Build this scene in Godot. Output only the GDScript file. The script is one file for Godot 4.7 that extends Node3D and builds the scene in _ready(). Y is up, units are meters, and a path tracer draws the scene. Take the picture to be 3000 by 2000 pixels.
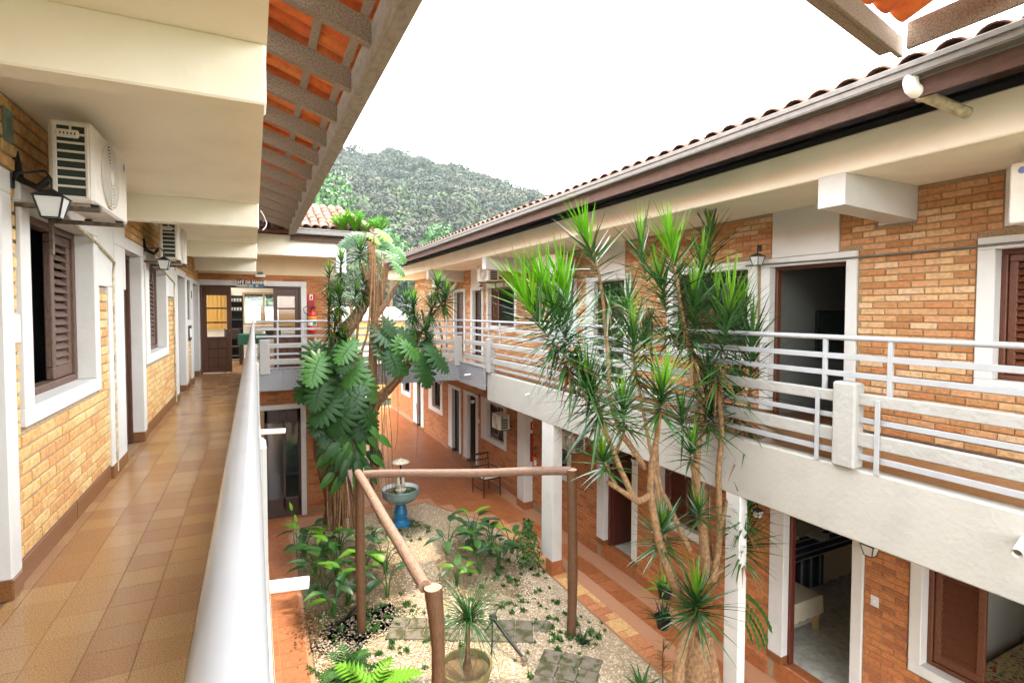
extends Node3D
# Camera-centred coordinates: x across the courtyard, y up, d forward along the gallery (Godot -z).
const G := -4.653    # courtyard floor
const H := -1.36     # upper gallery floor
const WL := -1.06    # left gallery wall
const WR := 5.87     # right wing wall
var rng := RandomNumberGenerator.new()
var M := {}
var cnt := {}

class B:
	var v := PackedVector3Array()
	var n := PackedVector3Array()
	var c := PackedColorArray()
	var col := Color(1, 1, 1)
	func tri(a: Vector3, b: Vector3, d: Vector3, na: Vector3, nb: Vector3, nd: Vector3):
		if (d - a).cross(b - a).dot(na + nb + nd) < 0:
			var t = b; b = d; d = t
			t = nb; nb = nd; nd = t
		v.append(a); v.append(b); v.append(d)
		n.append(na); n.append(nb); n.append(nd)
		c.append(col); c.append(col); c.append(col)
	func quad(a: Vector3, b: Vector3, d: Vector3, e: Vector3, nn: Vector3):
		tri(a, b, d, nn, nn, nn); tri(a, d, e, nn, nn, nn)
	func fquad(a: Vector3, b: Vector3, d: Vector3, e: Vector3, out: Vector3):
		var nn = (b - a).cross(d - a)
		if nn.length() < 1e-12: nn = (d - a).cross(e - a)
		nn = nn.normalized()
		if nn.dot(out) < 0: nn = -nn
		quad(a, b, d, e, nn)
	func box(a: Vector3, b: Vector3, xf := Transform3D.IDENTITY):
		var lo = Vector3(min(a.x, b.x), min(a.y, b.y), min(a.z, b.z)); var hi = Vector3(max(a.x, b.x), max(a.y, b.y), max(a.z, b.z))
		var ctr = (lo + hi) / 2
		for ax in 3:
			for s in [0, 1]:
				var q = []
				for k in [[0, 0], [1, 0], [1, 1], [0, 1]]:
					var p = Vector3()
					p[ax] = hi[ax] if s else lo[ax]
					p[(ax + 1) % 3] = hi[(ax + 1) % 3] if k[0] else lo[(ax + 1) % 3]
					p[(ax + 2) % 3] = hi[(ax + 2) % 3] if k[1] else lo[(ax + 2) % 3]
					q.append(xf * p)
				fquad(q[0], q[1], q[2], q[3], (q[0] + q[2]) / 2 - xf * ctr)
	# box with chamfered edges
	func cbox(a: Vector3, b: Vector3, r: float, xf := Transform3D.IDENTITY):
		var lo = Vector3(min(a.x, b.x), min(a.y, b.y), min(a.z, b.z)); var hi = Vector3(max(a.x, b.x), max(a.y, b.y), max(a.z, b.z))
		var ctr = (lo + hi) / 2; var h = (hi - lo) / 2
		r = min(r, min(h.x, min(h.y, h.z)) * 0.9)
		var pt = func(sx, sy, sz, ax):
			var i = h - Vector3(r, r, r); i[ax] = h[ax]
			return xf * (ctr + Vector3(sx, sy, sz) * i)
		for ax in 3:
			var u = (ax + 1) % 3; var w = (ax + 2) % 3
			for s in [-1, 1]:
				var q = []
				for k in [[-1, -1], [1, -1], [1, 1], [-1, 1]]:
					var g = Vector3(); g[ax] = s; g[u] = k[0]; g[w] = k[1]
					q.append(pt.call(g.x, g.y, g.z, ax))
				fquad(q[0], q[1], q[2], q[3], (q[0] + q[2]) / 2 - xf * ctr)
				for t in [-1, 1]:   # edge between +-u and +-w
					var e = []
					for m in [-1, 1]:
						var g = Vector3(); g[u] = s; g[w] = t; g[ax] = m
						e.append([pt.call(g.x, g.y, g.z, u), pt.call(g.x, g.y, g.z, w)])
					fquad(e[0][0], e[1][0], e[1][1], e[0][1], (e[0][0] + e[1][1]) / 2 - xf * ctr)
		for sx in [-1, 1]:
			for sy in [-1, 1]:
				for sz in [-1, 1]:
					var p0 = pt.call(sx, sy, sz, 0); var p1 = pt.call(sx, sy, sz, 1); var p2 = pt.call(sx, sy, sz, 2)
					var nn = (xf.basis * Vector3(sx, sy, sz)).normalized()
					tri(p0, p1, p2, nn, nn, nn)
	func tube(pts: Array, rad: Array, sides := 8, caps := true, wob := 0.0, sd := 0):
		var rg = RandomNumberGenerator.new(); rg.seed = sd
		var rings = []; var nor = []
		var side = Vector3.ZERO
		for i in pts.size():
			var t = (pts[min(i + 1, pts.size() - 1)] - pts[max(i - 1, 0)]).normalized()
			if i == 0:
				side = t.cross(Vector3.UP if abs(t.y) < 0.9 else Vector3.RIGHT).normalized()
			else:
				side = (side - t * side.dot(t)).normalized()
			var up = side.cross(t)
			var r1 = []; var n1 = []
			for k in sides:
				var a = TAU * k / sides
				var dv = side * cos(a) + up * sin(a)
				r1.append(pts[i] + dv * rad[min(i, rad.size() - 1)] * (1.0 + rg.randf_range(-wob, wob))); n1.append(dv)
			rings.append(r1); nor.append(n1)
		for i in range(pts.size() - 1):
			for k in sides:
				var k2 = (k + 1) % sides
				tri(rings[i][k], rings[i][k2], rings[i + 1][k2], nor[i][k], nor[i][k2], nor[i + 1][k2])
				tri(rings[i][k], rings[i + 1][k2], rings[i + 1][k], nor[i][k], nor[i + 1][k2], nor[i + 1][k])
		if caps:
			for e in [0, pts.size() - 1]:
				var nn = (pts[0] - pts[1]).normalized() if e == 0 else (pts[e] - pts[e - 1]).normalized()
				for k in sides:
					tri(pts[e], rings[e][k], rings[e][(k + 1) % sides], nn, nn, nn)
	# profile: array of Vector2(radius, height)
	func lathe(prof: Array, at: Vector3, sides := 20, arc := TAU, rot := 0.0, flute := 0.0, nfl := 12):
		for i in range(prof.size() - 1):
			var a = prof[i]; var b = prof[i + 1]
			var t = (b - a).normalized(); var nr = Vector2(t.y, -t.x)
			for k in sides:
				var q = []; var nn = []
				for kk in [k, k + 1]:
					var an = rot + arc * kk / sides; var dv = Vector3(cos(an), 0, sin(an))
					var fl = 1.0 + flute * sin(an * nfl)
					q.append(at + dv * a.x * fl + Vector3.UP * a.y); q.append(at + dv * b.x * fl + Vector3.UP * b.y)
					nn.append(dv * nr.x + Vector3.UP * nr.y)
				tri(q[0], q[2], q[3], nn[0], nn[1], nn[1]); tri(q[0], q[3], q[1], nn[0], nn[1], nn[0])
	# closed prism: polygon in the plane (ua, va) at o, extruded along w
	func prism(poly: Array, o: Vector3, ua: Vector3, va: Vector3, w: Vector3):
		var pp = PackedVector2Array(poly)
		var ix = Geometry2D.triangulate_polygon(pp)
		var wn = w.normalized()
		var f = func(p): return o + ua * p.x + va * p.y
		for i in range(0, ix.size(), 3):
			tri(f.call(pp[ix[i]]), f.call(pp[ix[i + 1]]), f.call(pp[ix[i + 2]]), -wn, -wn, -wn)
			tri(f.call(pp[ix[i]]) + w, f.call(pp[ix[i + 1]]) + w, f.call(pp[ix[i + 2]]) + w, wn, wn, wn)
		var cen = Vector2.ZERO
		for p in pp: cen += p / pp.size()
		for i in pp.size():
			var a = pp[i]; var b = pp[(i + 1) % pp.size()]
			fquad(f.call(a), f.call(b), f.call(b) + w, f.call(a) + w, f.call((a + b) / 2) - f.call(cen))
	# thin leaf blade along dir: droops, V section
	func blade(base: Vector3, dir: Vector3, len: float, w: float, droop: float, seg := 5, roll := 0.0):
		var p = base; var d = dir.normalized()
		var prev = []
		for i in range(seg + 1):
			var t = float(i) / seg
			var ww = w * 0.5 * (0.55 + 0.45 * sin(PI * min(1.0, t * 1.5 + 0.1))) * (1.0 - pow(t, 3.0))
			var sd = d.cross(Vector3.UP)
			if sd.length() < 0.05: sd = d.cross(Vector3.RIGHT)
			sd = sd.normalized().rotated(d, roll)
			var up = sd.cross(d)
			var row = [p - sd * ww + up * ww * 0.35, p, p + sd * ww + up * ww * 0.35, (up - sd * 0.3).normalized(), (up + sd * 0.3).normalized()]
			if i > 0:
				if i < seg:
					tri(prev[0], prev[1], row[1], prev[3], prev[3], row[3]); tri(prev[0], row[1], row[0], prev[3], row[3], row[3])
					tri(prev[1], prev[2], row[2], prev[4], prev[4], row[4]); tri(prev[1], row[2], row[1], prev[4], row[4], row[4])
				else:
					tri(prev[0], prev[1], p, prev[3], prev[3], prev[3]); tri(prev[1], prev[2], p, prev[4], prev[4], prev[4])
			prev = row
			p += d * len / seg
			d = (d + Vector3.DOWN * droop / seg * (0.4 + 1.2 * t)).normalized()
	func mesh() -> ArrayMesh:
		var a = []; a.resize(Mesh.ARRAY_MAX)
		a[Mesh.ARRAY_VERTEX] = v; a[Mesh.ARRAY_NORMAL] = n; a[Mesh.ARRAY_COLOR] = c
		var m = ArrayMesh.new(); m.add_surface_from_arrays(Mesh.PRIMITIVE_TRIANGLES, a)
		return m

func P(x: float, y: float, d: float) -> Vector3: return Vector3(x, y, -d)
func bx(b: B, x0, x1, y0, y1, d0, d1): b.box(P(x0, y0, d0), P(x1, y1, d1))
func cb(b: B, x0, x1, y0, y1, d0, d1, r = 0.006): b.cbox(P(x0, y0, d0), P(x1, y1, d1), r)
func mbox(x0, x1, y0, y1, d0, d1) -> ArrayMesh:
	var b = B.new(); bx(b, x0, x1, y0, y1, d0, d1); return b.mesh()
func mcb(x0, x1, y0, y1, d0, d1, r = 0.006) -> ArrayMesh:
	var b = B.new(); cb(b, x0, x1, y0, y1, d0, d1, r); return b.mesh()
func mtube(pts: Array, rad: Array, sides = 8, wob = 0.0) -> ArrayMesh:
	var b = B.new(); b.tube(pts, rad, sides, true, wob, pts.size()); return b.mesh()
func nm(parent: Node, called: String) -> String:
	var k = "%d/%s" % [parent.get_instance_id(), called]
	var i = cnt.get(k, 0); cnt[k] = i + 1
	return called if i == 0 else "%s_%03d" % [called, i]
func put(o: Node, called: String, parent: Node = self):
	o.name = nm(parent, called); parent.add_child(o, true); return o
func obj(called: String, mesh: Mesh, mat: Material, parent: Node = self, at := Transform3D.IDENTITY) -> MeshInstance3D:
	var o = MeshInstance3D.new(); o.mesh = mesh; o.material_override = mat; o.transform = at
	put(o, called, parent); return o
func tag(o, label, category, group = ""):
	o.set_meta("label", label); o.set_meta("category", category)
	if group: o.set_meta("group", group)
	return o
func thing(called, label, category, group = "", at := Vector3.ZERO) -> Node3D:
	var o = Node3D.new(); o.position = at; put(o, called); return tag(o, label, category, group)
func part(called, parent) -> Node3D:
	var o = Node3D.new(); put(o, called, parent); return o
func struct(called, mesh, mat, label = "") -> MeshInstance3D:
	var o = obj(called, mesh, mat); o.set_meta("kind", "structure")
	if label: o.set_meta("label", label)
	return o
func stuff(o): o.set_meta("kind", "stuff"); return o
# approximate share of the picture: area facing the camera over distance squared, 0 outside the frame
var cam_x := Transform3D()
func shown(p: Vector3, nrm: Vector3) -> float:
	var q = cam_x.affine_inverse() * p
	if q.z > -0.2: return 0.0
	var u = q.x / -q.z; var w = q.y / -q.z
	if abs(u) > 1.01 or w > 0.66 or w < -0.70: return 0.0
	return abs(nrm.dot(p.normalized())) / p.length_squared()

func noise_tex(ramp: Array, freq: float, seed_: int, size := 512, oct := 4, normal := 0.0, type := FastNoiseLite.TYPE_SIMPLEX_SMOOTH) -> NoiseTexture2D:
	var f = FastNoiseLite.new(); f.seed = seed_; f.frequency = freq; f.fractal_octaves = oct; f.noise_type = type
	var t = NoiseTexture2D.new(); t.width = size; t.height = size; t.seamless = true; t.noise = f
	if normal > 0.0:
		t.as_normal_map = true; t.bump_strength = normal
	else:
		var g = Gradient.new()
		var off = PackedFloat32Array(); var cs = PackedColorArray()
		for r in ramp: off.append(r[0]); cs.append(r[1])
		g.offsets = off; g.colors = cs
		t.color_ramp = g
	return t
func mat(key: String, col: Color, rough := 0.8, tex: Texture2D = null, scale := Vector3.ONE, nrm: Texture2D = null, nscale := 0.5) -> StandardMaterial3D:
	var m = StandardMaterial3D.new()
	m.albedo_color = col; m.roughness = rough
	if tex or nrm:
		m.uv1_triplanar = true; m.uv1_world_triplanar = true; m.uv1_scale = scale
		if tex: m.albedo_texture = tex
		if nrm: m.normal_enabled = true; m.normal_texture = nrm; m.normal_scale = nscale
	M[key] = m
	return m
func leaf_mat(key: String, col: Color, back: Color, rough := 0.35):
	var m = StandardMaterial3D.new()
	m.albedo_color = col; m.roughness = rough; m.metallic_specular = 0.35; m.backlight_enabled = true; m.backlight = back
	m.cull_mode = BaseMaterial3D.CULL_DISABLED
	m.vertex_color_use_as_albedo = true
	M[key] = m
func gr(x: float) -> Color: return Color(x, x, x)

func materials():
	var mott = noise_tex([[0.0, gr(0.945)], [0.45, gr(0.985)], [1.0, gr(1.0)]], 0.006, 3, 512, 5)
	var mott2 = noise_tex([[0.0, gr(0.78)], [0.5, gr(0.93)], [1.0, gr(1.0)]], 0.02, 5, 512, 5)
	var grain = noise_tex([[0.0, gr(0.62)], [0.5, gr(0.9)], [1.0, gr(1.0)]], 0.05, 8, 512, 4)
	var speck = noise_tex([[0.0, gr(0.70)], [0.42, gr(0.88)], [0.55, gr(0.97)], [1.0, gr(1.0)]], 0.11, 11, 512, 3)
	var stainy = noise_tex([[0.0, gr(0.62)], [0.4, gr(0.78)], [0.6, gr(0.94)], [1.0, gr(1.0)]], 0.012, 17, 512, 6)
	var nfine = noise_tex([], 0.06, 21, 512, 4, 6.0)
	var nsoft = noise_tex([], 0.02, 23, 512, 4, 8.0)
	var woodg = noise_tex([[0.0, gr(0.60)], [0.5, gr(0.88)], [1.0, gr(1.0)]], 0.03, 31, 512, 5)
	mat("white", Color(0.79, 0.775, 0.75), 0.75, mott, Vector3.ONE * 0.6, nsoft, 0.08)
	mat("band", Color(0.67, 0.65, 0.61), 0.8, mott, Vector3.ONE * 0.5, nfine, 0.10)
	mat("cream", Color(0.935, 0.91, 0.83), 0.85, mott, Vector3.ONE * 0.35, nsoft, 0.08)
	mat("cream_warm", Color(0.91, 0.81, 0.66), 0.85, mott, Vector3.ONE * 0.35, nsoft, 0.08)
	mat("rail", Color(0.64, 0.64, 0.64), 0.22, mott, Vector3.ONE * 1.5)
	mat("rail_concrete", Color(0.635, 0.62, 0.59), 0.6, mott, Vector3.ONE * 1.2, nsoft, 0.3)
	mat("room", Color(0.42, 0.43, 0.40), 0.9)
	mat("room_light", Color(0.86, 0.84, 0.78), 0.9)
	mat("room_floor", Color(0.80, 0.79, 0.74), 0.35, mott2, Vector3.ONE * 0.7)
	mat("mortar", Color(0.70, 0.60, 0.47), 0.95, grain, Vector3.ONE * 2.0, nfine, 0.6)
	mat("mortar_r", Color(0.66, 0.54, 0.40), 0.95, grain, Vector3.ONE * 2.0, nfine, 0.6)
	var lt = [Color(0.86, 0.69, 0.44), Color(0.85, 0.64, 0.39), Color(0.88, 0.74, 0.50), Color(0.83, 0.61, 0.37), Color(0.87, 0.72, 0.47), Color(0.85, 0.67, 0.42)]
	var rt = [Color(0.74, 0.52, 0.32), Color(0.79, 0.58, 0.39), Color(0.69, 0.46, 0.26), Color(0.84, 0.68, 0.51), Color(0.77, 0.55, 0.35), Color(0.75, 0.49, 0.29), Color(0.82, 0.64, 0.44)]
	var lo = [Color(0.74, 0.45, 0.24), Color(0.77, 0.48, 0.26), Color(0.71, 0.42, 0.22), Color(0.65, 0.38, 0.21), Color(0.76, 0.47, 0.25)]
	for i in lt.size(): mat("bl%d" % i, lt[i], 0.85, mott2, Vector3.ONE * 1.7, nfine, 0.5)
	for i in rt.size(): mat("br%d" % i, rt[i], 0.85, mott2, Vector3.ONE * 1.7, nfine, 0.5)
	for i in lo.size(): mat("bo%d" % i, lo[i], 0.8, mott2, Vector3.ONE * 1.7, nfine, 0.5)
	var ft = [Color(0.70, 0.535, 0.35), Color(0.67, 0.50, 0.33), Color(0.715, 0.56, 0.38), Color(0.665, 0.49, 0.33), Color(0.695, 0.535, 0.36)]
	for i in ft.size(): mat("ft%d" % i, ft[i], 0.2, speck, Vector3.ONE * 2.2)
	mat("grout", Color(0.55, 0.42, 0.29), 0.8)
	var gt = [Color(0.66, 0.395, 0.225), Color(0.64, 0.38, 0.215), Color(0.68, 0.415, 0.245)]
	for i in gt.size(): mat("gt%d" % i, gt[i], 0.38, mott2, Vector3.ONE * 0.9, nsoft, 0.05)
	mat("ggrout", Color(0.66, 0.47, 0.34), 0.9)
	var kt = [Color(0.80, 0.58, 0.38), Color(0.76, 0.50, 0.32), Color(0.84, 0.66, 0.43), Color(0.72, 0.46, 0.30)]
	for i in kt.size(): mat("kt%d" % i, kt[i], 0.5, mott2, Vector3.ONE * 1.5)
	mat("skirt", Color(0.50, 0.32, 0.17), 0.35, speck, Vector3.ONE * 1.5)
	var gran = noise_tex([[0.0, gr(0.30)], [0.38, gr(0.50)], [0.5, gr(0.85)], [0.62, gr(1.0)], [1.0, gr(1.0)]], 0.10, 61, 512, 2)
	mat("granite", Color(0.66, 0.66, 0.67), 0.45, gran, Vector3.ONE * 0.75)
	mat("rafter", Color(0.62, 0.545, 0.46), 0.9, grain, Vector3.ONE * 2.2, nfine, 0.4)
	mat("fascia", Color(0.60, 0.55, 0.49), 0.8, mott2, Vector3(1.5, 1.5, 0.8), nfine, 0.15)
	mat("fascia_red", Color(0.32, 0.22, 0.165), 0.8, mott2, Vector3(2, 2, 0.7), nfine, 0.3)
	mat("gutter", Color(0.45, 0.43, 0.40), 0.6, mott2, Vector3(1.5, 1.5, 0.8))
	mat("dark_wood", Color(0.25, 0.13, 0.07), 0.45, woodg, Vector3(6, 0.6, 6))
	mat("door_wood", Color(0.34, 0.19, 0.10), 0.45, woodg, Vector3(6, 0.6, 6))
	mat("shutter", Color(0.42, 0.22, 0.12), 0.5, woodg, Vector3(5, 1, 5))
	mat("shutter_grey", Color(0.42, 0.31, 0.25), 0.6, woodg, Vector3(5, 1, 5))
	mat("red_wood", Color(0.40, 0.16, 0.09), 0.5, woodg, Vector3(5, 0.8, 5))
	mat("log", Color(0.43, 0.29, 0.17), 0.65, woodg, Vector3(5, 0.6, 5), nfine, 0.4)
	mat("log_side", Color(0.60, 0.46, 0.36), 0.7, woodg, Vector3(4, 4, 0.5), nfine, 0.4)
	mat("log_across", Color(0.55, 0.42, 0.34), 0.7, woodg, Vector3(0.5, 4, 4), nfine, 0.4)
	mat("cut_wood", Color(0.78, 0.62, 0.48), 0.9, grain, Vector3.ONE * 5)
	for i in 3: mat("tile%d" % i, [Color(0.90, 0.46, 0.20), Color(0.86, 0.42, 0.18), Color(0.92, 0.52, 0.26)][i], 0.85, mott2, Vector3.ONE * 1.5, nfine, 0.3)
	for i in 3: mat("rtile%d" % i, [Color(0.52, 0.36, 0.27), Color(0.46, 0.30, 0.22), Color(0.58, 0.43, 0.34)][i], 0.9, stainy, Vector3.ONE * 1.6, nfine, 0.5)
	mat("ac", Color(0.82, 0.79, 0.74), 0.45, mott, Vector3.ONE * 1.2)
	mat("ac_dark", Color(0.10, 0.15, 0.11), 0.6)
	mat("ac_grey", Color(0.45, 0.42, 0.38), 0.6)
	mat("rust", Color(0.45, 0.38, 0.30), 0.8, stainy, Vector3.ONE * 3)
	mat("iron", Color(0.045, 0.045, 0.045), 0.5)
	mat("frost", Color(0.80, 0.80, 0.78), 0.3)
	mat("red", Color(0.72, 0.07, 0.05), 0.35)
	mat("red_dull", Color(0.55, 0.10, 0.07), 0.5)
	mat("yellow", Color(0.85, 0.62, 0.12), 0.5)
	mat("green_label", Color(0.12, 0.45, 0.28), 0.5)
	mat("paper", Color(0.88, 0.87, 0.82), 0.6)
	mat("black", Color(0.03, 0.03, 0.03), 0.5)
	mat("pvc", Color(0.90, 0.89, 0.85), 0.35)
	mat("pvc_old", Color(0.80, 0.74, 0.60), 0.5, stainy, Vector3.ONE * 2.5)
	mat("blue", Color(0.10, 0.42, 0.58), 0.45, mott2, Vector3.ONE * 3)
	mat("basin", Color(0.42, 0.51, 0.49), 0.35, mott2, Vector3.ONE * 2)
	mat("basin_in", Color(0.86, 0.87, 0.86), 0.4)
	mat("statue", Color(0.84, 0.80, 0.70), 0.7, stainy, Vector3.ONE * 3)
	mat("water", Color(0.12, 0.2, 0.12), 0.05)
	mat("bark", Color(0.50, 0.38, 0.25), 0.95, stainy, Vector3(3, 1.2, 3), nfine, 0.9)
	mat("bark_tan", Color(0.62, 0.47, 0.32), 0.9, stainy, Vector3(4, 2.5, 4), nfine, 0.7)
	mat("root", Color(0.56, 0.40, 0.25), 0.9, stainy, Vector3(4, 1.5, 4), nfine, 0.6)
	mat("soil", Color(0.50, 0.41, 0.28), 1.0, mott2, Vector3.ONE * 2, nfine, 1.0)
	mat("gravel", Color(0.70, 0.60, 0.46), 0.95, speck, Vector3.ONE * 1.5, nfine, 1.0)
	mat("moss", Color(0.36, 0.34, 0.15), 1.0, mott2, Vector3.ONE * 3, nfine, 1.0)
	var mossy = noise_tex([[0.0, Color(0.26, 0.27, 0.12)], [0.36, Color(0.32, 0.31, 0.18)], [0.46, Color(0.43, 0.39, 0.32)], [1.0, Color(0.50, 0.46, 0.40)]], 0.012, 41, 512, 5)
	mat("paver", Color(1, 1, 1), 0.9, mossy, Vector3.ONE * 0.8, nfine, 0.8)
	mat("pot", Color(0.50, 0.45, 0.26), 0.7, mott2, Vector3.ONE * 2)
	mat("pot_dark", Color(0.06, 0.06, 0.06), 0.6)
	mat("bed_cloth", Color(0.90, 0.86, 0.76), 0.95, grain, Vector3.ONE * 6)
	mat("bed_throw", Color(0.93, 0.87, 0.75), 0.95, grain, Vector3.ONE * 8)
	mat("towel", Color(0.88, 0.87, 0.82), 0.95, grain, Vector3.ONE * 8)
	var flo = noise_tex([[0.0, Color(0.30, 0.42, 0.30)], [0.4, Color(0.74, 0.64, 0.42)], [0.6, Color(0.80, 0.72, 0.52)], [0.75, Color(0.55, 0.20, 0.12)], [1.0, Color(0.70, 0.5, 0.3)]], 0.014, 51, 512, 3)
	mat("floral", Color(1, 1, 1), 0.95, flo, Vector3.ONE * 1.2)
	mat("curtain", Color(0.42, 0.40, 0.24), 0.95)
	mat("curtain_w", Color(0.82, 0.80, 0.75), 0.9)
	mat("green_cloth", Color(0.16, 0.36, 0.26), 0.9)
	mat("terrain", Color(0.22, 0.25, 0.15), 1.0)
	mat("house_white", Color(0.86, 0.85, 0.82), 0.8, mott, Vector3.ONE * 0.3)
	mat("house_yellow", Color(0.80, 0.66, 0.40), 0.8, mott, Vector3.ONE * 0.3)
	var gl = mat("glass", Color(0.10, 0.12, 0.12, 0.14), 0.04); gl.transparency = BaseMaterial3D.TRANSPARENCY_ALPHA
	leaf_mat("leaf_dark", Color(0.16, 0.27, 0.14), Color(0.10, 0.20, 0.02), 0.42)
	leaf_mat("leaf_mid", Color(0.22, 0.37, 0.14), Color(0.18, 0.34, 0.02), 0.4)
	leaf_mat("leaf_young", Color(0.40, 0.58, 0.13), Color(0.40, 0.62, 0.02), 0.4)
	leaf_mat("leaf_blade", Color(0.22, 0.36, 0.17), Color(0.20, 0.38, 0.02), 0.22)
	M.leaf_blade.metallic_specular = 0.55
	leaf_mat("leaf_split", Color(0.11, 0.215, 0.07), Color(0.09, 0.19, 0.01), 0.45)
	M.leaf_split.metallic_specular = 0.25
	leaf_mat("leaf_fern", Color(0.42, 0.62, 0.13), Color(0.42, 0.64, 0.02), 0.5)
	leaf_mat("leaf_brown", Color(0.50, 0.36, 0.2), Color(0.2, 0.13, 0.05), 0.7)

func setup():
	var cam = Camera3D.new()
	cam.projection = Camera3D.PROJECTION_FRUSTUM
	var near = 0.05
	cam.near = near; cam.far = 4000.0
	cam.size = near * 2000.0 / 1544.9
	cam.frustum_offset = Vector2(0, -near * -34.54 / 1544.9 * -1.0)
	var yaw = 0.4555; var pitch = 0.0353; var roll = 0.0019
	cam.transform = Transform3D(Basis(Vector3.UP, -yaw) * Basis(Vector3.RIGHT, -pitch) * Basis(Vector3.BACK, roll), Vector3.ZERO)
	cam_x = cam.transform
	put(cam, "camera"); cam.current = true
	var env = Environment.new()
	env.background_mode = Environment.BG_SKY
	var sm = ProceduralSkyMaterial.new()
	sm.sky_top_color = Color(0.90, 0.92, 0.95); sm.sky_horizon_color = Color(0.97, 0.97, 0.96); sm.sky_curve = 0.2
	sm.ground_bottom_color = Color(0.45, 0.42, 0.36); sm.ground_horizon_color = Color(0.85, 0.84, 0.80)
	sm.sky_energy_multiplier = 2.7
	sm.sun_angle_max = 0.0
	var sky = Sky.new(); sky.sky_material = sm
	env.sky = sky
	env.tonemap_mode = Environment.TONE_MAPPER_LINEAR
	env.tonemap_exposure = 1.28
	env.sdfgi_enabled = true; env.ssao_enabled = true; env.ssil_enabled = true
	env.fog_enabled = true; env.fog_density = 0.00022; env.fog_light_color = Color(0.50, 0.54, 0.55)
	var we = WorldEnvironment.new(); we.environment = env; put(we, "environment")
	var sun = DirectionalLight3D.new()
	sun.light_energy = 1.6; sun.light_color = Color(1.0, 0.95, 0.86); sun.light_angular_distance = 1.2; sun.shadow_enabled = true
	put(sun, "sun")
	sun.look_at_from_position(Vector3.ZERO, -Vector3(0.14, 1.0, -0.42).normalized(), Vector3.UP)

func _ready():
	rng.seed = 12345
	materials()
	setup()
	build_floors()
	build_left_wing()
	build_right_wing()
	build_dining_wing()
	build_near_roof()
	build_background()
	build_railings()
	build_fixtures()
	build_courtyard()
	build_rooms()
	build_host_tree()
	build_dracaena()
	build_bed_plants()

# pieces: [{m: mesh, x: transform, k: material key, s: share}], the largest `limit` become parts, the rest one joined part
func pieces(parent: Node, called: String, list: Array, limit: int, joined: String):
	list.sort_custom(func(a, b): return a.s > b.s)
	var rest = {}
	for i in list.size():
		var q = list[i]
		if i < limit and q.s > 0.0: obj(called, q.m, M[q.k], parent, q.x)
		else:
			if not rest.has(q.k): var st0 = SurfaceTool.new(); rest[q.k] = st0
			rest[q.k].append_from(q.m, 0, q.x)
	if rest.size():
		var am = ArrayMesh.new(); var ks = rest.keys()
		for k in ks: rest[k].commit(am)
		var o = MeshInstance3D.new(); o.mesh = am
		for i in ks.size(): o.set_surface_override_material(i, M[ks[i]])
		put(o, joined, parent); stuff(o)

# wall of thickness th in the plane x = px facing n, with rectangular holes [d0, d1, y0, y1]
func wall_x(b: B, px: float, n: float, th: float, d0: float, d1: float, y0: float, y1: float, holes0: Array):
	var holes = holes0.map(func(h): return [h[0] - 0.012, h[1] + 0.012, h[2] - 0.012, h[3] + 0.012])
	var ds = [d0, d1]; var ys = [y0, y1]
	for h in holes: ds.append_array([h[0], h[1]]); ys.append_array([h[2], h[3]])
	ds = ds.filter(func(a): return a >= d0 and a <= d1); ys = ys.filter(func(a): return a >= y0 and a <= y1)
	ds.sort(); ys.sort()
	for i in range(ds.size() - 1):
		if ds[i + 1] - ds[i] < 1e-4: continue
		var start = null
		for j in range(ys.size() - 1):
			if ys[j + 1] - ys[j] < 1e-4: continue
			var cd = (ds[i] + ds[i + 1]) / 2; var cy = (ys[j] + ys[j + 1]) / 2
			var open = holes.any(func(h): return cd > h[0] and cd < h[1] and cy > h[2] and cy < h[3])
			if not open and start == null: start = ys[j]
			if start != null and (open or j == ys.size() - 2):
				bx(b, px - n * th, px, start, ys[j] if open else ys[j + 1], ds[i], ds[i + 1])
				start = null
			elif start != null and ys[j + 1] >= y1 - 1e-4:
				bx(b, px - n * th, px, start, ys[j + 1], ds[i], ds[i + 1]); start = null
# same in the plane d = pd, facing the viewer
func wall_d(b: B, pd: float, th: float, x0: float, x1: float, y0: float, y1: float, holes0: Array):
	var holes = holes0.map(func(h): return [h[0] - 0.012, h[1] + 0.012, max(y0, h[2] - 0.012), h[3] + 0.012])
	var xs = [x0, x1]; var ys = [y0, y1]
	for h in holes: xs.append_array([h[0], h[1]]); ys.append_array([h[2], h[3]])
	xs.sort(); ys.sort()
	for i in range(xs.size() - 1):
		for j in range(ys.size() - 1):
			if xs[i + 1] - xs[i] < 1e-4 or ys[j + 1] - ys[j] < 1e-4: continue
			var cx = (xs[i] + xs[i + 1]) / 2; var cy = (ys[j] + ys[j + 1]) / 2
			if not holes.any(func(h): return cx > h[0] and cx < h[1] and cy > h[2] and cy < h[3]):
				bx(b, xs[i], xs[i + 1], ys[j], ys[j + 1], pd, pd + th)

var brick_m := []
func brick_meshes():
	for v in 4:
		var b = B.new()
		b.cbox(Vector3(-0.012, -0.0282 + v * 0.0006, -0.5), Vector3(0.010 + v * 0.0008, 0.0282 - v * 0.0003, 0.5), 0.0045)
		brick_m.append(b.mesh())
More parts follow.
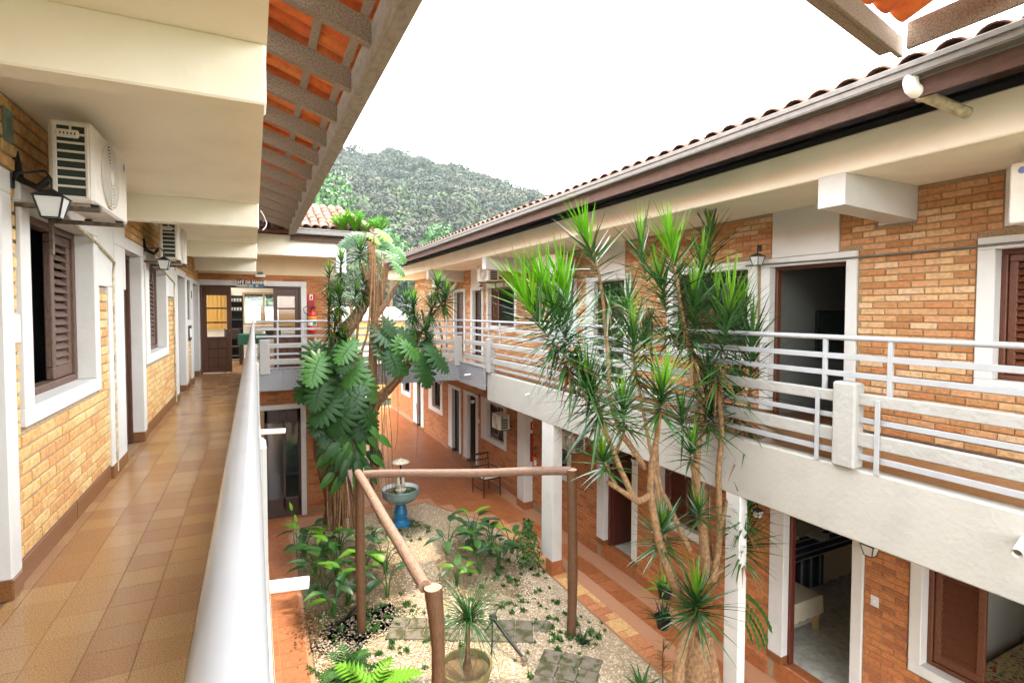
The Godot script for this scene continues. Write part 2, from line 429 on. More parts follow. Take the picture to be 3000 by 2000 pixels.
# running bond on the plane x = px facing n (or d = px facing the viewer when n = 0); u runs along the wall
func bricks(out: Array, px: float, n: float, u0: float, u1: float, y0: float, y1: float, free: Array, key: String, nk: int, L := 0.222, skew := 0.0):
	if brick_m.is_empty(): brick_meshes()
	var pitch = 0.0685; var row = 0; var y = y0 + pitch / 2
	while y < y1 - pitch * 0.4:
		var spans = [[u0, u1]]
		for f in free:
			if y + 0.02 > f[2] and y - 0.02 < f[3]:
				var nx = []
				for s in spans:
					if f[1] <= s[0] or f[0] >= s[1]: nx.append(s); continue
					if f[0] > s[0]: nx.append([s[0], f[0]])
					if f[1] < s[1]: nx.append([f[1], s[1]])
				spans = nx
		var u = u0 - (L + 0.012) * (0.5 if row % 2 else 0.0) + skew * row
		while u < u1:
			for s in spans:
				var a = max(u, s[0] + 0.006); var e = min(u + L, s[1] - 0.006)
				if e - a > 0.03:
					var off = rng.randf_range(-0.002, 0.002)
					var nrm: Vector3; var pos: Vector3; var bs: Basis
					if n == 0.0:
						nrm = Vector3(0, 0, 1); pos = P((a + e) / 2, y, px - off); bs = Basis(Vector3.UP, -PI / 2)
					else:
						nrm = Vector3(n, 0, 0); pos = P(px + n * off, y, (a + e) / 2); bs = Basis.IDENTITY if n > 0 else Basis(Vector3.UP, PI)
					bs = bs * Basis(Vector3.RIGHT, rng.randf_range(-0.008, 0.008)) * Basis.from_scale(Vector3(1, 1, e - a))
					out.append({"m": brick_m[rng.randi() % 4], "x": Transform3D(bs, pos), "k": key + str(rng.randi() % nk), "s": shown(pos, nrm) * (e - a)})
			u += L + 0.012
		y += pitch; row += 1

# window in a wall x = px facing n; o and i: outer and inner rects [d0, d1, y0, y1]
# leaves: [[d0, d1, kind]], kind shutter, glass, curtain
func window_x(parent: Node, px: float, n: float, o: Array, i: Array, leaves: Array, wood := "shutter", depth := 0.11) -> Node3D:
	var w = part("window", parent)
	var b = B.new(); var a = px - n * depth; var z = px + n * 0.03
	cb(b, a, z, o[2], i[2], o[0], o[1]); cb(b, a, z, i[3], o[3], o[0], o[1])
	cb(b, a, z, i[2], i[3], o[0], i[0]); cb(b, a, z, i[2], i[3], i[1], o[1])
	obj("casing", b.mesh(), M.white, w)
	b = B.new(); var f0 = px - n * (depth + 0.05); var f1 = px - n * (depth - 0.03); var t = 0.045
	cb(b, f0, f1, i[2], i[2] + t, i[0], i[1]); cb(b, f0, f1, i[3] - t, i[3], i[0], i[1])
	cb(b, f0, f1, i[2] + t, i[3] - t, i[0], i[0] + t); cb(b, f0, f1, i[2] + t, i[3] - t, i[1] - t, i[1])
	obj("frame", b.mesh(), M[wood], w)
	for lf in leaves:
		var l0 = lf[0]; var l1 = lf[1]; var y0 = i[2] + t + 0.004; var y1 = i[3] - t - 0.004
		if lf[2] == "curtain":
			b = B.new(); var k = 0; var dd = l0
			while dd < l1 - 0.01:
				bx(b, px - n * (depth + 0.12 + 0.02 * (k % 2)), px - n * (depth + 0.135 + 0.02 * (k % 2)), y0, y1, dd, min(l1, dd + 0.035)); dd += 0.035; k += 1
			obj("curtain", b.mesh(), M.curtain if lf.size() < 4 else M[lf[3]], w); continue
		var st = 0.06 if lf[2] == "shutter" else 0.045
		var a0 = px - n * (depth + 0.03); var a1 = px - n * (depth - 0.012)
		if lf[2] == "glass": a0 -= n * 0.05; a1 -= n * 0.05
		b = B.new()
		cb(b, a0, a1, y0, y0 + st * 1.3, l0, l1); cb(b, a0, a1, y1 - st, y1, l0, l1)
		cb(b, a0, a1, y0 + st * 1.3, y1 - st, l0, l0 + st); cb(b, a0, a1, y0 + st * 1.3, y1 - st, l1 - st, l1)
		obj("shutter" if lf[2] == "shutter" else "sash", b.mesh(), M[wood], w)
		if lf[2] == "shutter":
			var ns = 15; var h = (y1 - y0 - st * 2.3) / ns
			var sm = B.new(); sm.box(Vector3(-0.004, -h * 0.60, -(l1 - l0) / 2 + st), Vector3(0.004, h * 0.60, (l1 - l0) / 2 - st))
			var sl = sm.mesh()
			for k in ns:
				obj("slat", sl, M[wood], w, Transform3D(Basis(Vector3.BACK, n * 0.8), P((a0 + a1) / 2, y0 + st * 1.3 + h * (k + 0.5), (l0 + l1) / 2)))
		else:
			obj("pane", mbox((a0 + a1) / 2 - 0.002, (a0 + a1) / 2 + 0.002, y0 + st * 1.3, y1 - st, l0 + st, l1 - st), M.glass, w)
	return w

func door_x(parent: Node, px: float, n: float, o: Array, i: Array, leaf = "closed", wood := "dark_wood", depth := 0.09, cas := true) -> Node3D:
	var w = part("door", parent); var b = B.new()
	var a = px - n * depth; var z = px + n * 0.03
	if cas:
		cb(b, a, z, i[3], o[3], o[0], o[1])
		cb(b, a, z, i[2] + 0.1, i[3], o[0], i[0]); cb(b, a, z, i[2] + 0.1, i[3], i[1], o[1])
		obj("casing", b.mesh(), M.white, w)
		obj("plinth", mcb(a, z + n * 0.003, i[2], i[2] + 0.1, o[0], i[0]), M.skirt, w); obj("plinth", mcb(a, z + n * 0.003, i[2], i[2] + 0.1, i[1], o[1]), M.skirt, w)
	b = B.new(); var t = 0.04; var f0 = px - n * (depth + 0.06); var f1 = px - n * (depth - 0.02)
	cb(b, f0, f1, i[2], i[3] - t, i[0], i[0] + t); cb(b, f0, f1, i[2], i[3] - t, i[1] - t, i[1]); cb(b, f0, f1, i[3] - t, i[3], i[0], i[1])
	obj("frame", b.mesh(), M[wood], w)
	if leaf == "closed":
		b = B.new(); cb(b, f0 + n * 0.01, f0 + n * 0.045, i[2] + 0.01, i[3] - t, i[0] + t, i[1] - t)
		var wd = i[1] - i[0] - 2 * t
		for k in 2:
			for r in 3:
				var y = i[2] + 0.15 + r * 0.58
				cb(b, f0 + n * 0.04, f0 + n * 0.055, y, y + 0.46, i[0] + t + wd * (0.08 + 0.47 * k), i[0] + t + wd * (0.45 + 0.47 * k), 0.01)
		obj("leaf", b.mesh(), M[wood], w)
		obj("handle", mtube([P(f0 + n * 0.05, i[2] + 0.95, i[0] + t + 0.07), P(f0 + n * 0.1, i[2] + 0.95, i[0] + t + 0.07), P(f0 + n * 0.1, i[2] + 0.95, i[0] + t + 0.16)], [0.008], 6), M.gutter, w)
	elif leaf == "open_far" or leaf == "open_near":   # leaf swung into the room
		var dd = i[1] - t - 0.02 if leaf == "open_far" else i[0] + t + 0.02
		b = B.new(); cb(b, f0 - n * 0.74, f0 + n * 0.01, i[2] + 0.01, i[3] - t, dd - 0.018, dd + 0.018)
		obj("leaf", b.mesh(), M[wood], w)
	return w

func build_floors():
	var t = struct("ground", mbox(-900, 900, G - 1.0, G - 0.06, -900, 900), M.terrain)
	# courtyard paving
	var f = struct("courtyard_floor", B.new().mesh() if false else mbox(-1.2, 0.64, G - 0.2, G - 0.006, -3, 13), M.ggrout)
	obj("bedding", mbox(4.65, 6.0, G - 0.2, G - 0.006, -3, 26), M.ggrout, f)
	obj("bedding", mbox(0.64, 4.65, G - 0.2, G - 0.006, 12.36, 26), M.ggrout, f)
	var cor = B.new()
	cor.prism([Vector2(0.64, -12.36), Vector2(0.64, -12.0), Vector2(2.2, -12.25), Vector2(3.71, -12.355), Vector2(3.72, -12.36)], Vector3(0, G - 0.2, 0), Vector3.RIGHT, Vector3.BACK, Vector3(0, 0.194, 0))
	cor.prism([Vector2(3.72, -12.36), Vector2(3.71, -12.34), Vector2(4.11, -11.47), Vector2(4.65, -10.4), Vector2(4.65, -12.36)], Vector3(0, G - 0.2, 0), Vector3.RIGHT, Vector3.BACK, Vector3(0, 0.194, 0))
	obj("bedding", cor.mesh(), M.ggrout, f)
	var list = []; var s = 0.33
	var tm = mcb(-s / 2 + 0.0035, s / 2 - 0.0035, -0.02, 0.0, -s / 2 + 0.0035, s / 2 - 0.0035, 0.0015)
	var dd = 2.2
	while dd < 25.5:
		var x = -0.9
		while x < 5.8:
			var inside = x < 0.64 - s / 2 + 0.06 or x > 4.95 + s / 2 - 0.02 or dd > 12.36 + s / 2
			if not inside and dd > 10.3:
				inside = Vector2(x, dd).dot(Vector2(0.86, 0.51)) > Vector2(4.11, 11.47).dot(Vector2(0.86, 0.51)) + 0.2
			if inside and not (x > 5.62 and dd < 12.5):
				var p = P(x, G, dd)
				list.append({"m": tm, "x": Transform3D(Basis(), p), "k": "gt%d" % (rng.randi() % 3), "s": shown(p, Vector3.UP)})
			x += s
		dd += s
	pieces(f, "floor_tile", list, 300, "tile_field")
	# light border tiles along the gravel
	list = []
	dd = 3.4
	while dd < 10.3:
		var l = [0.30, 0.16, 0.16][rng.randi() % 3]
		var c = rng.randf()
		var cols = [[4.66, 4.945]] if c < 0.3 else ([[4.66, 4.755], [4.765, 4.945]] if c < 0.7 else [[4.66, 4.85], [4.86, 4.945]])
		for q in cols:
			var p = P((q[0] + q[1]) / 2, G + 0.003, dd + l / 2)
			var m = mcb(-(q[1] - q[0]) / 2, (q[1] - q[0]) / 2, -0.025, 0.0, -l / 2 + 0.004, l / 2 - 0.004, 0.003)
			list.append({"m": m, "x": Transform3D(Basis(), p), "k": "kt%d" % (rng.randi() % 4), "s": shown(p, Vector3.UP) * l})
		dd += l
	pieces(f, "border_tile", list, 300, "border_field")
	# gravel bed
	var g = B.new()
	g.prism([Vector2(0.64, -2.2), Vector2(0.64, -12.0), Vector2(2.2, -12.25), Vector2(3.71, -12.35), Vector2(4.11, -11.47), Vector2(4.65, -10.4), Vector2(4.65, -2.2)], Vector3(0, G - 0.05, 0), Vector3.RIGHT, Vector3.BACK, Vector3(0, 0.022, 0))
	struct("gravel_bed", g.mesh(), M.gravel)
	var poly = PackedVector2Array([Vector2(0.66, 4.0), Vector2(0.66, 11.95), Vector2(2.2, 12.2), Vector2(3.68, 12.3), Vector2(4.06, 11.45), Vector2(4.62, 10.35), Vector2(4.62, 4.0)])
	var pm = []
	var mm = MultiMesh.new(); mm.transform_format = MultiMesh.TRANSFORM_3D; mm.use_colors = true
	var pb = B.new()
	var ring = []
	for k in 6: ring.append(Vector3(cos(TAU * k / 6) * (1.0 + 0.25 * sin(k * 2.1)), 0.1 * sin(k * 1.7), sin(TAU * k / 6) * (0.8 + 0.2 * cos(k * 3.0))))
	for k in 6:
		var a = ring[k]; var e = ring[(k + 1) % 6]
		var top = Vector3(0.1, 0.65, 0.05); var bot = Vector3(0, -0.6, 0)
		pb.tri(a, e, top, (a + Vector3.UP * 0.4).normalized(), (e + Vector3.UP * 0.4).normalized(), Vector3.UP)
		pb.tri(a, e, bot, a.normalized(), e.normalized(), Vector3.DOWN)
	mm.mesh = pb.mesh()
	var xs = []
	for i in 75000:
		var q = Vector2(rng.randf_range(0.66, 4.62), rng.randf_range(4.2, 12.3))
		if q.y > 8.5 and rng.randf() < 0.35: continue
		if Vector2((q.x - 1.35) / 1.0, (q.y - 9.3) / 1.8).length() < 1.0 and rng.randf() < 0.6: continue
		if Vector2((q.x - 3.55) / 0.7, (q.y - 8.7) / 1.2).length() < 1.0 and rng.randf() < 0.6: continue
		if not Geometry2D.is_point_in_polygon(q, poly): continue
		xs.append(q)
	mm.instance_count = xs.size()
	for i in xs.size():
		var q = xs[i]; var r = rng.randf_range(0.009, 0.019)
		var bs = Basis(Vector3(rng.randf() - 0.5, rng.randf() - 0.5, rng.randf() - 0.5).normalized(), rng.randf() * TAU) * Basis.from_scale(Vector3(1, 0.7, 1) * r)
		bs = Basis(Vector3.UP, rng.randf() * TAU) * Basis.from_scale(Vector3(r, r * 0.7, r)) * Basis(Vector3.RIGHT, rng.randf_range(-0.6, 0.6))
		mm.set_instance_transform(i, Transform3D(bs, P(q.x, G - 0.027 + r * rng.randf_range(0.1, 0.6), q.y)))
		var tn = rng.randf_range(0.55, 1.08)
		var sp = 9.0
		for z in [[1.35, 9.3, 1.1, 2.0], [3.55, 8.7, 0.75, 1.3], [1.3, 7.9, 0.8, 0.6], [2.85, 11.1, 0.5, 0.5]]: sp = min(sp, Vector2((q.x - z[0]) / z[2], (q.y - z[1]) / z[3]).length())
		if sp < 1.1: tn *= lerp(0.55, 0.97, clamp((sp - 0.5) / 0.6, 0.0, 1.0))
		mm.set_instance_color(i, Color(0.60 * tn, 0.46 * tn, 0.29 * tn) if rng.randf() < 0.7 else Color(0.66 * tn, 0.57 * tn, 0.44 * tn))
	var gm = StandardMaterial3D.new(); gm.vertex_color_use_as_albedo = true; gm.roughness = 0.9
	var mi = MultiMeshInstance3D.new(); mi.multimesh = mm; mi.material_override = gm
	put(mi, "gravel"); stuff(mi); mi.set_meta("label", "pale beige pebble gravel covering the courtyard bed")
	# soil and moss patches
	for q in [[1.35, 9.3, 1.1, 2.0, "soil"], [3.55, 8.7, 0.75, 1.3, "soil"], [1.3, 7.9, 0.8, 0.6, "moss"], [2.85, 11.1, 0.5, 0.5, "moss"]]:
		var b = B.new(); var pl = []
		for k in 26:
			var a = TAU * k / 26; var rr = 1.0 + 0.22 * sin(a * 3 + q[0]) + 0.13 * sin(a * 7 + q[1])
			pl.append(Vector2(q[0] + cos(a) * q[2] * rr, -(q[1] + sin(a) * q[3] * rr)))
		b.prism(pl, Vector3(0, G - 0.03, 0), Vector3.RIGHT, Vector3.BACK, Vector3(0, 0.008, 0))
		var o = struct("soil_patch" if q[4] == "soil" else "moss_patch", b.mesh(), M[q[4]])
	# stone pavers across the bed
	var path = struct("stone_path", mbox(1.4, 1.401, G - 0.03, G - 0.029, 7, 7.01), M.paver)
	var ax = Vector2(2.2, -1.17).normalized(); var ay = Vector2(ax.y, -ax.x) * -1.0
	for i in 9:
		for j in 2:
			if i > 6 and j == 1 and i == 8: continue
			var c = Vector2(1.72, 7.62) + ax * (0.14 + i * 0.265) + Vector2(0, 0.0) + Vector2(-ax.y, ax.x) * (0.13 - j * 0.265)
			var b = B.new(); b.cbox(Vector3(-0.127, -0.05, -0.127), Vector3(0.127, 0.0, 0.127), 0.008)
			obj("paver", b.mesh(), M.paver, path, Transform3D(Basis(Vector3.UP, atan2(-ax.y, ax.x) * -1.0 + rng.randf_range(-0.02, 0.02)), P(c.x, G + 0.002 + rng.randf_range(-0.004, 0.006), c.y)))
	for i in 4:
		for j in 3:
			var c = Vector2(3.62, 5.95) + Vector2(-0.42, -0.45).normalized() * (i * 0.27) + Vector2(0.45, -0.42).normalized() * (j * 0.27 - 0.1)
			var b = B.new(); b.cbox(Vector3(-0.128, -0.05, -0.128), Vector3(0.128, 0.0, 0.128), 0.008)
			obj("paver", b.mesh(), M.paver, path, Transform3D(Basis(Vector3.UP, 0.75 + rng.randf_range(-0.03, 0.03)), P(c.x, G + 0.002 + rng.randf_range(-0.004, 0.006), c.y)))
	# upper gallery floors
	var uf = struct("gallery_floor", mbox(-1.2, 0.05, H - 0.25, H - 0.005, -3, 13.1), M.grout)
	list = []
	var ts = 0.186
	tm = mcb(-ts / 2 + 0.0012, ts / 2 - 0.0012, -0.008, 0.0, -ts / 2 + 0.0012, ts / 2 - 0.0012, 0.0008)
	for r in range(-22, 55):
		for c in 6:
			var p = P(-0.994 + ts * (c + 0.5), H, 2.935 + ts * (r + 0.5))
			if c == 5: p.x -= 0.035
			list.append({"m": tm, "x": Transform3D(Basis.from_scale(Vector3(0.62 if c == 5 else 1.0, 1, 1)), p), "k": "ft%d" % (rng.randi() % 5), "s": shown(p, Vector3.UP)})
		var p2 = P(-1.026, H, 2.935 + ts * (r + 0.5))
		list.append({"m": tm, "x": Transform3D(Basis.from_scale(Vector3(0.33, 1, 1)), p2), "k": "ft%d" % (rng.randi() % 5), "s": shown(p2, Vector3.UP) * 0.3})
	pieces(uf, "floor_tile", list, 300, "tile_field")
	var fr = struct("upper_floor", mbox(4.803, 9.2, H - 0.3, H - 0.006, -3, 21), M.skirt)
	list = []
	tm = mcb(-0.155, 0.155, -0.008, 0.0, -0.155, 0.155, 0.001)
	for r in range(3, 60):
		for c in 3:
			var p = P(4.95 + 0.313 * c, H, 0.8 + 0.313 * r)
			list.append({"m": tm, "x": Transform3D(Basis(), p), "k": "ft%d" % (1 + 2 * (rng.randi() % 2)), "s": shown(p, Vector3.UP)})
	pieces(fr, "floor_tile", list, 150, "tile_field")

# a half-barrel clay tile: length along -x slope direction handled by the caller; axis along local x, arch up (or down)
func barrel(r: float, len: float, up := true, taper := 0.85, th := 0.012) -> ArrayMesh:
	var b = B.new(); var n = 7
	for i in n:
		var q = []
		for e in [0, 1]:
			for k in [i, i + 1]:
				var a = PI * (0.06 + 0.88 * k / n)
				var rr = r * (1.0 if e == 0 else taper)
				q.append([Vector3(-len * e, sin(a) * rr * 0.8 * (1 if up else -1), cos(a) * rr), Vector3(-len * e, sin(a) * (rr - th) * 0.8 * (1 if up else -1) - (0.0 if up else 0.0), cos(a) * (rr - th)), Vector3(0, sin(a) * (1 if up else -1), cos(a)).normalized()])
		b.tri(q[0][0], q[1][0], q[3][0], q[0][2], q[1][2], q[3][2]); b.tri(q[0][0], q[3][0], q[2][0], q[0][2], q[3][2], q[2][2])
		b.tri(q[0][1], q[1][1], q[3][1], -q[0][2], -q[1][2], -q[3][2]); b.tri(q[0][1], q[3][1], q[2][1], -q[0][2], -q[3][2], -q[2][2])
		b.fquad(q[0][0], q[1][0], q[1][1], q[0][1], Vector3(1, 0, 0)); b.fquad(q[2][0], q[3][0], q[3][1], q[2][1], Vector3(-1, 0, 0))
	return b.mesh()

func build_left_wing():
	var w = thing("left_wing", "cream gallery wing with yellow brick wall, white window casings and deep tiled eave", "building")
	var holes = [[3.55, 4.76, -0.495, 0.54], [5.70, 6.55, H, 0.55], [6.99, 8.26, -0.485, 0.54], [9.42, 10.38, H, 0.54], [10.76, 11.25, -0.168, 0.54], [11.62, 12.7, H, 0.51], [2.1, 3.2, H, 0.55]]
	var b = B.new()
	wall_x(b, WL, 1, 0.15, -2.5, 13.1, H, 1.03, holes)
	bx(b, -1.2, WL, G, H - 0.25, -2.5, 13.1)
	obj("wall", b.mesh(), M.mortar, w)
	# white plastered zones
	b = B.new()
	for z in [[4.9, 5.84, 0.185, 0.80], [8.42, 9.14, 0.19, 0.80], [9.1, 9.42, H + 0.1, 0.6], [10.38, 10.76, H + 0.1, 0.6], [9.42, 10.38, 0.54, 0.6], [10.76, 11.25, 0.54, 0.6], [10.76, 11.25, -0.5, -0.168], [11.25, 11.62, H + 0.1, 0.6], [11.62, 12.7, 0.51, 0.6], [12.7, 13.1, H + 0.1, 0.6], [5.2, 5.4, H + 0.1, 0.2]]:
		obj("plaster", mcb(WL - 0.01, WL + 0.022, z[2], z[3], z[0], z[1], 0.004), M.white, w)
	var free = [[3.42, 4.88, -0.6, 0.65], [5.2, 6.69, H - 0.1, 0.66], [6.77, 8.37, -0.6, 0.65], [2.0, 3.32, H, 0.66], [4.89, 5.85, 0.18, 0.8], [8.41, 9.15, 0.18, 0.8], [9.08, 10.77, H, 0.61], [10.7, 11.3, -0.5, 0.61], [11.24, 13.1, H, 0.61]]
	var list = []
	bricks(list, WL, 1, 1.2, 13.08, H + 0.12, 1.03, free, "bl", 6, 0.235)
	pieces(w, "brick", list, 300, "brickwork")
	# skirting
	for z in [[1.0, 2.05], [3.33, 4.28], [4.285, 5.19], [6.7, 7.7], [7.705, 8.7], [8.705, 9.09], [10.76, 11.24]]:
		obj("skirting", mcb(WL - 0.01, WL + 0.012, H, H + 0.115, z[0], z[1], 0.003), M.skirt, w)
	for z in [[5.2, 5.38], [9.1, 9.42], [10.38, 10.76], [11.25, 11.62], [12.7, 13.1]]:
		obj("skirting", mcb(WL - 0.01, WL + 0.03, H, H + 0.1, z[0], z[1], 0.003), M.skirt, w)
	var d = door_x(w, WL, 1, [2.0, 3.32, H, 0.66], [2.1, 3.2, H, 0.55], "closed")
	d = door_x(w, WL, 1, [5.38, 6.69, H, 0.66], [5.70, 6.55, H, 0.55], "closed", "door_wood")
	d = door_x(w, WL, 1, [9.3, 10.5, H, 0.64], [9.42, 10.38, H, 0.54], "closed", "dark_wood")
	d = door_x(w, WL, 1, [11.5, 12.8, H, 0.6], [11.62, 12.7, H, 0.51], "closed", "dark_wood")
	var win = window_x(w, WL, 1, [3.43, 4.88, -0.59, 0.64], [3.55, 4.76, -0.495, 0.54], [[4.32, 4.71, "shutter"], [3.6, 3.86, "curtain"], [4.02, 4.16, "glass"]], "shutter_grey")
	win.set_meta("label", "window with a curtain and one closed grey shutter")
	window_x(w, WL, 1, [6.78, 8.37, -0.585, 0.64], [6.99, 8.26, -0.485, 0.54], [[7.7, 8.2, "shutter"], [7.05, 7.3, "curtain"]], "shutter_grey")
	var sw = part("window", w)
	obj("frame", mcb(WL - 0.12, WL - 0.08, -0.168, 0.54, 10.76, 11.25), M.dark_wood, sw)
	obj("pane", mcb(WL - 0.075, WL - 0.07, -0.12, 0.5, 10.8, 11.2), M.black, sw)
	# ceiling, edge beam and cross beams
	obj("ceiling", mbox(WL - 0.14, 0.06, 1.03, 1.16, -2.6, 13.1), M.cream, w)
	obj("edge_beam", mcb(-0.09, 0.0605, 1.034, 1.82, -2.6, 12.3, 0.008), M.cream, w)
	for z in [-1.09, 2.29, 5.67, 9.04, 12.2]:
		obj("ceiling_beam", mcb(WL, 0.056, 0.80, 1.035, z, z + 0.14, 0.008), M.cream, w)
	obj("slab_edge", mcb(-0.10, 0.052, -1.95, H + 0.004, -2.6, 12.28, 0.01), M.white, w)
	# roof seen from below: rafters, battens, tiles, fascia and gutter
	var sl = 0.33; var an = atan(sl)
	for k in range(-7, 12):
		var rd = 3.395 + 0.757 * k
		var rb = B.new()
		rb.prism([Vector2(0.682, 1.66), Vector2(0.682, 1.81), Vector2(-1.3, 1.81 + sl * 1.98), Vector2(-1.3, 1.66 + sl * 1.98)], P(0, 0, rd), Vector3.RIGHT, Vector3.UP, Vector3(0, 0, -0.065))
		obj("rafter", rb.mesh(), M.rafter, w)
	var yt = func(x): return 1.80 + sl * (0.682 - x)
	for x in [0.64, 0.405, 0.05, -0.31, -0.67, -1.03]:
		var bb = B.new(); bb.cbox(Vector3(-0.03, 0, -15.0 / 2), Vector3(0.03, 0.028, 15.0 / 2), 0.003)
		obj("batten", bb.mesh(), M.rafter, w, Transform3D(Basis(Vector3.BACK, -an), P(x, yt.call(x) + 0.012, 4.8)))
	var list2 = []
	var chan = barrel(0.098, 0.40, false); var cov = barrel(0.085, 0.40, true)
	for r in 2:
		for c in range(0, 64):
			var xx = 0.83 - 0.36 * r
			var p = P(xx, yt.call(xx) + 0.13 + 0.004 * r, 0.3 + c * 0.19)
			var bs = Basis(Vector3.BACK, -an) * Basis(Vector3.UP, rng.randf_range(-0.02, 0.02))
			list2.append({"m": chan, "x": Transform3D(bs, p), "k": "tile%d" % (rng.randi() % 3), "s": shown(p, Vector3.DOWN) + 0.001})
			list2.append({"m": cov, "x": Transform3D(bs, p + P(0, 0.0, 0.095)), "k": "tile%d" % (rng.randi() % 3), "s": shown(p, Vector3.DOWN) * 0.5 + 0.0005})
	pieces(w, "roof_tile", list2, 300, "tile_field")
	var db = B.new()
	db.prism([Vector2(0.12, yt.call(0.12) + 0.07), Vector2(0.12, yt.call(0.12) + 0.2), Vector2(-3.5, yt.call(-3.5) + 0.2), Vector2(-3.5, yt.call(-3.5) + 0.07)], P(0, 0, 1.4), Vector3.RIGHT, Vector3.UP, Vector3(0, 0, -11.0))
	obj("roof_slope", db.mesh(), M.tile0, w)
	obj("fascia", mcb(0.684, 0.712, 1.60, 1.80, -0.5, 12.25, 0.004), M.fascia, w)
	var gb = B.new()
	gb.cbox(P(0.712, 1.615, -0.5), P(0.815, 1.625, 12.25), 0.002); gb.cbox(P(0.808, 1.625, -0.5), P(0.818, 1.73, 12.25), 0.002)
	obj("gutter", gb.mesh(), M.fascia, w)
	# rooms behind
	b = B.new()
	bx(b, -4.2, -4.05, G, 1.03, -2.5, 13.1); bx(b, -4.05, WL - 0.15, 1.03, 1.15, -2.5, 13.1); bx(b, -4.05, WL - 0.15, H - 0.2, H - 0.01, -2.5, 13.1)
	for z in [-2.5, 3.3, 6.7, 8.9, 11.4, 13.0]: bx(b, -4.05, WL - 0.15, H, 1.03, z, z + 0.1)
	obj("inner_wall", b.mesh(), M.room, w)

func bracket_beam(w, z0, z1):
	var b = B.new()
	b.prism([Vector2(4.72, 1.235), Vector2(4.72, 0.952), Vector2(5.88, 0.90), Vector2(5.88, 1.235)], P(0, 0, z0), Vector3.RIGHT, Vector3.UP, Vector3(0, 0, -(z1 - z0)))
	obj("ceiling_beam", b.mesh(), M.white, w)

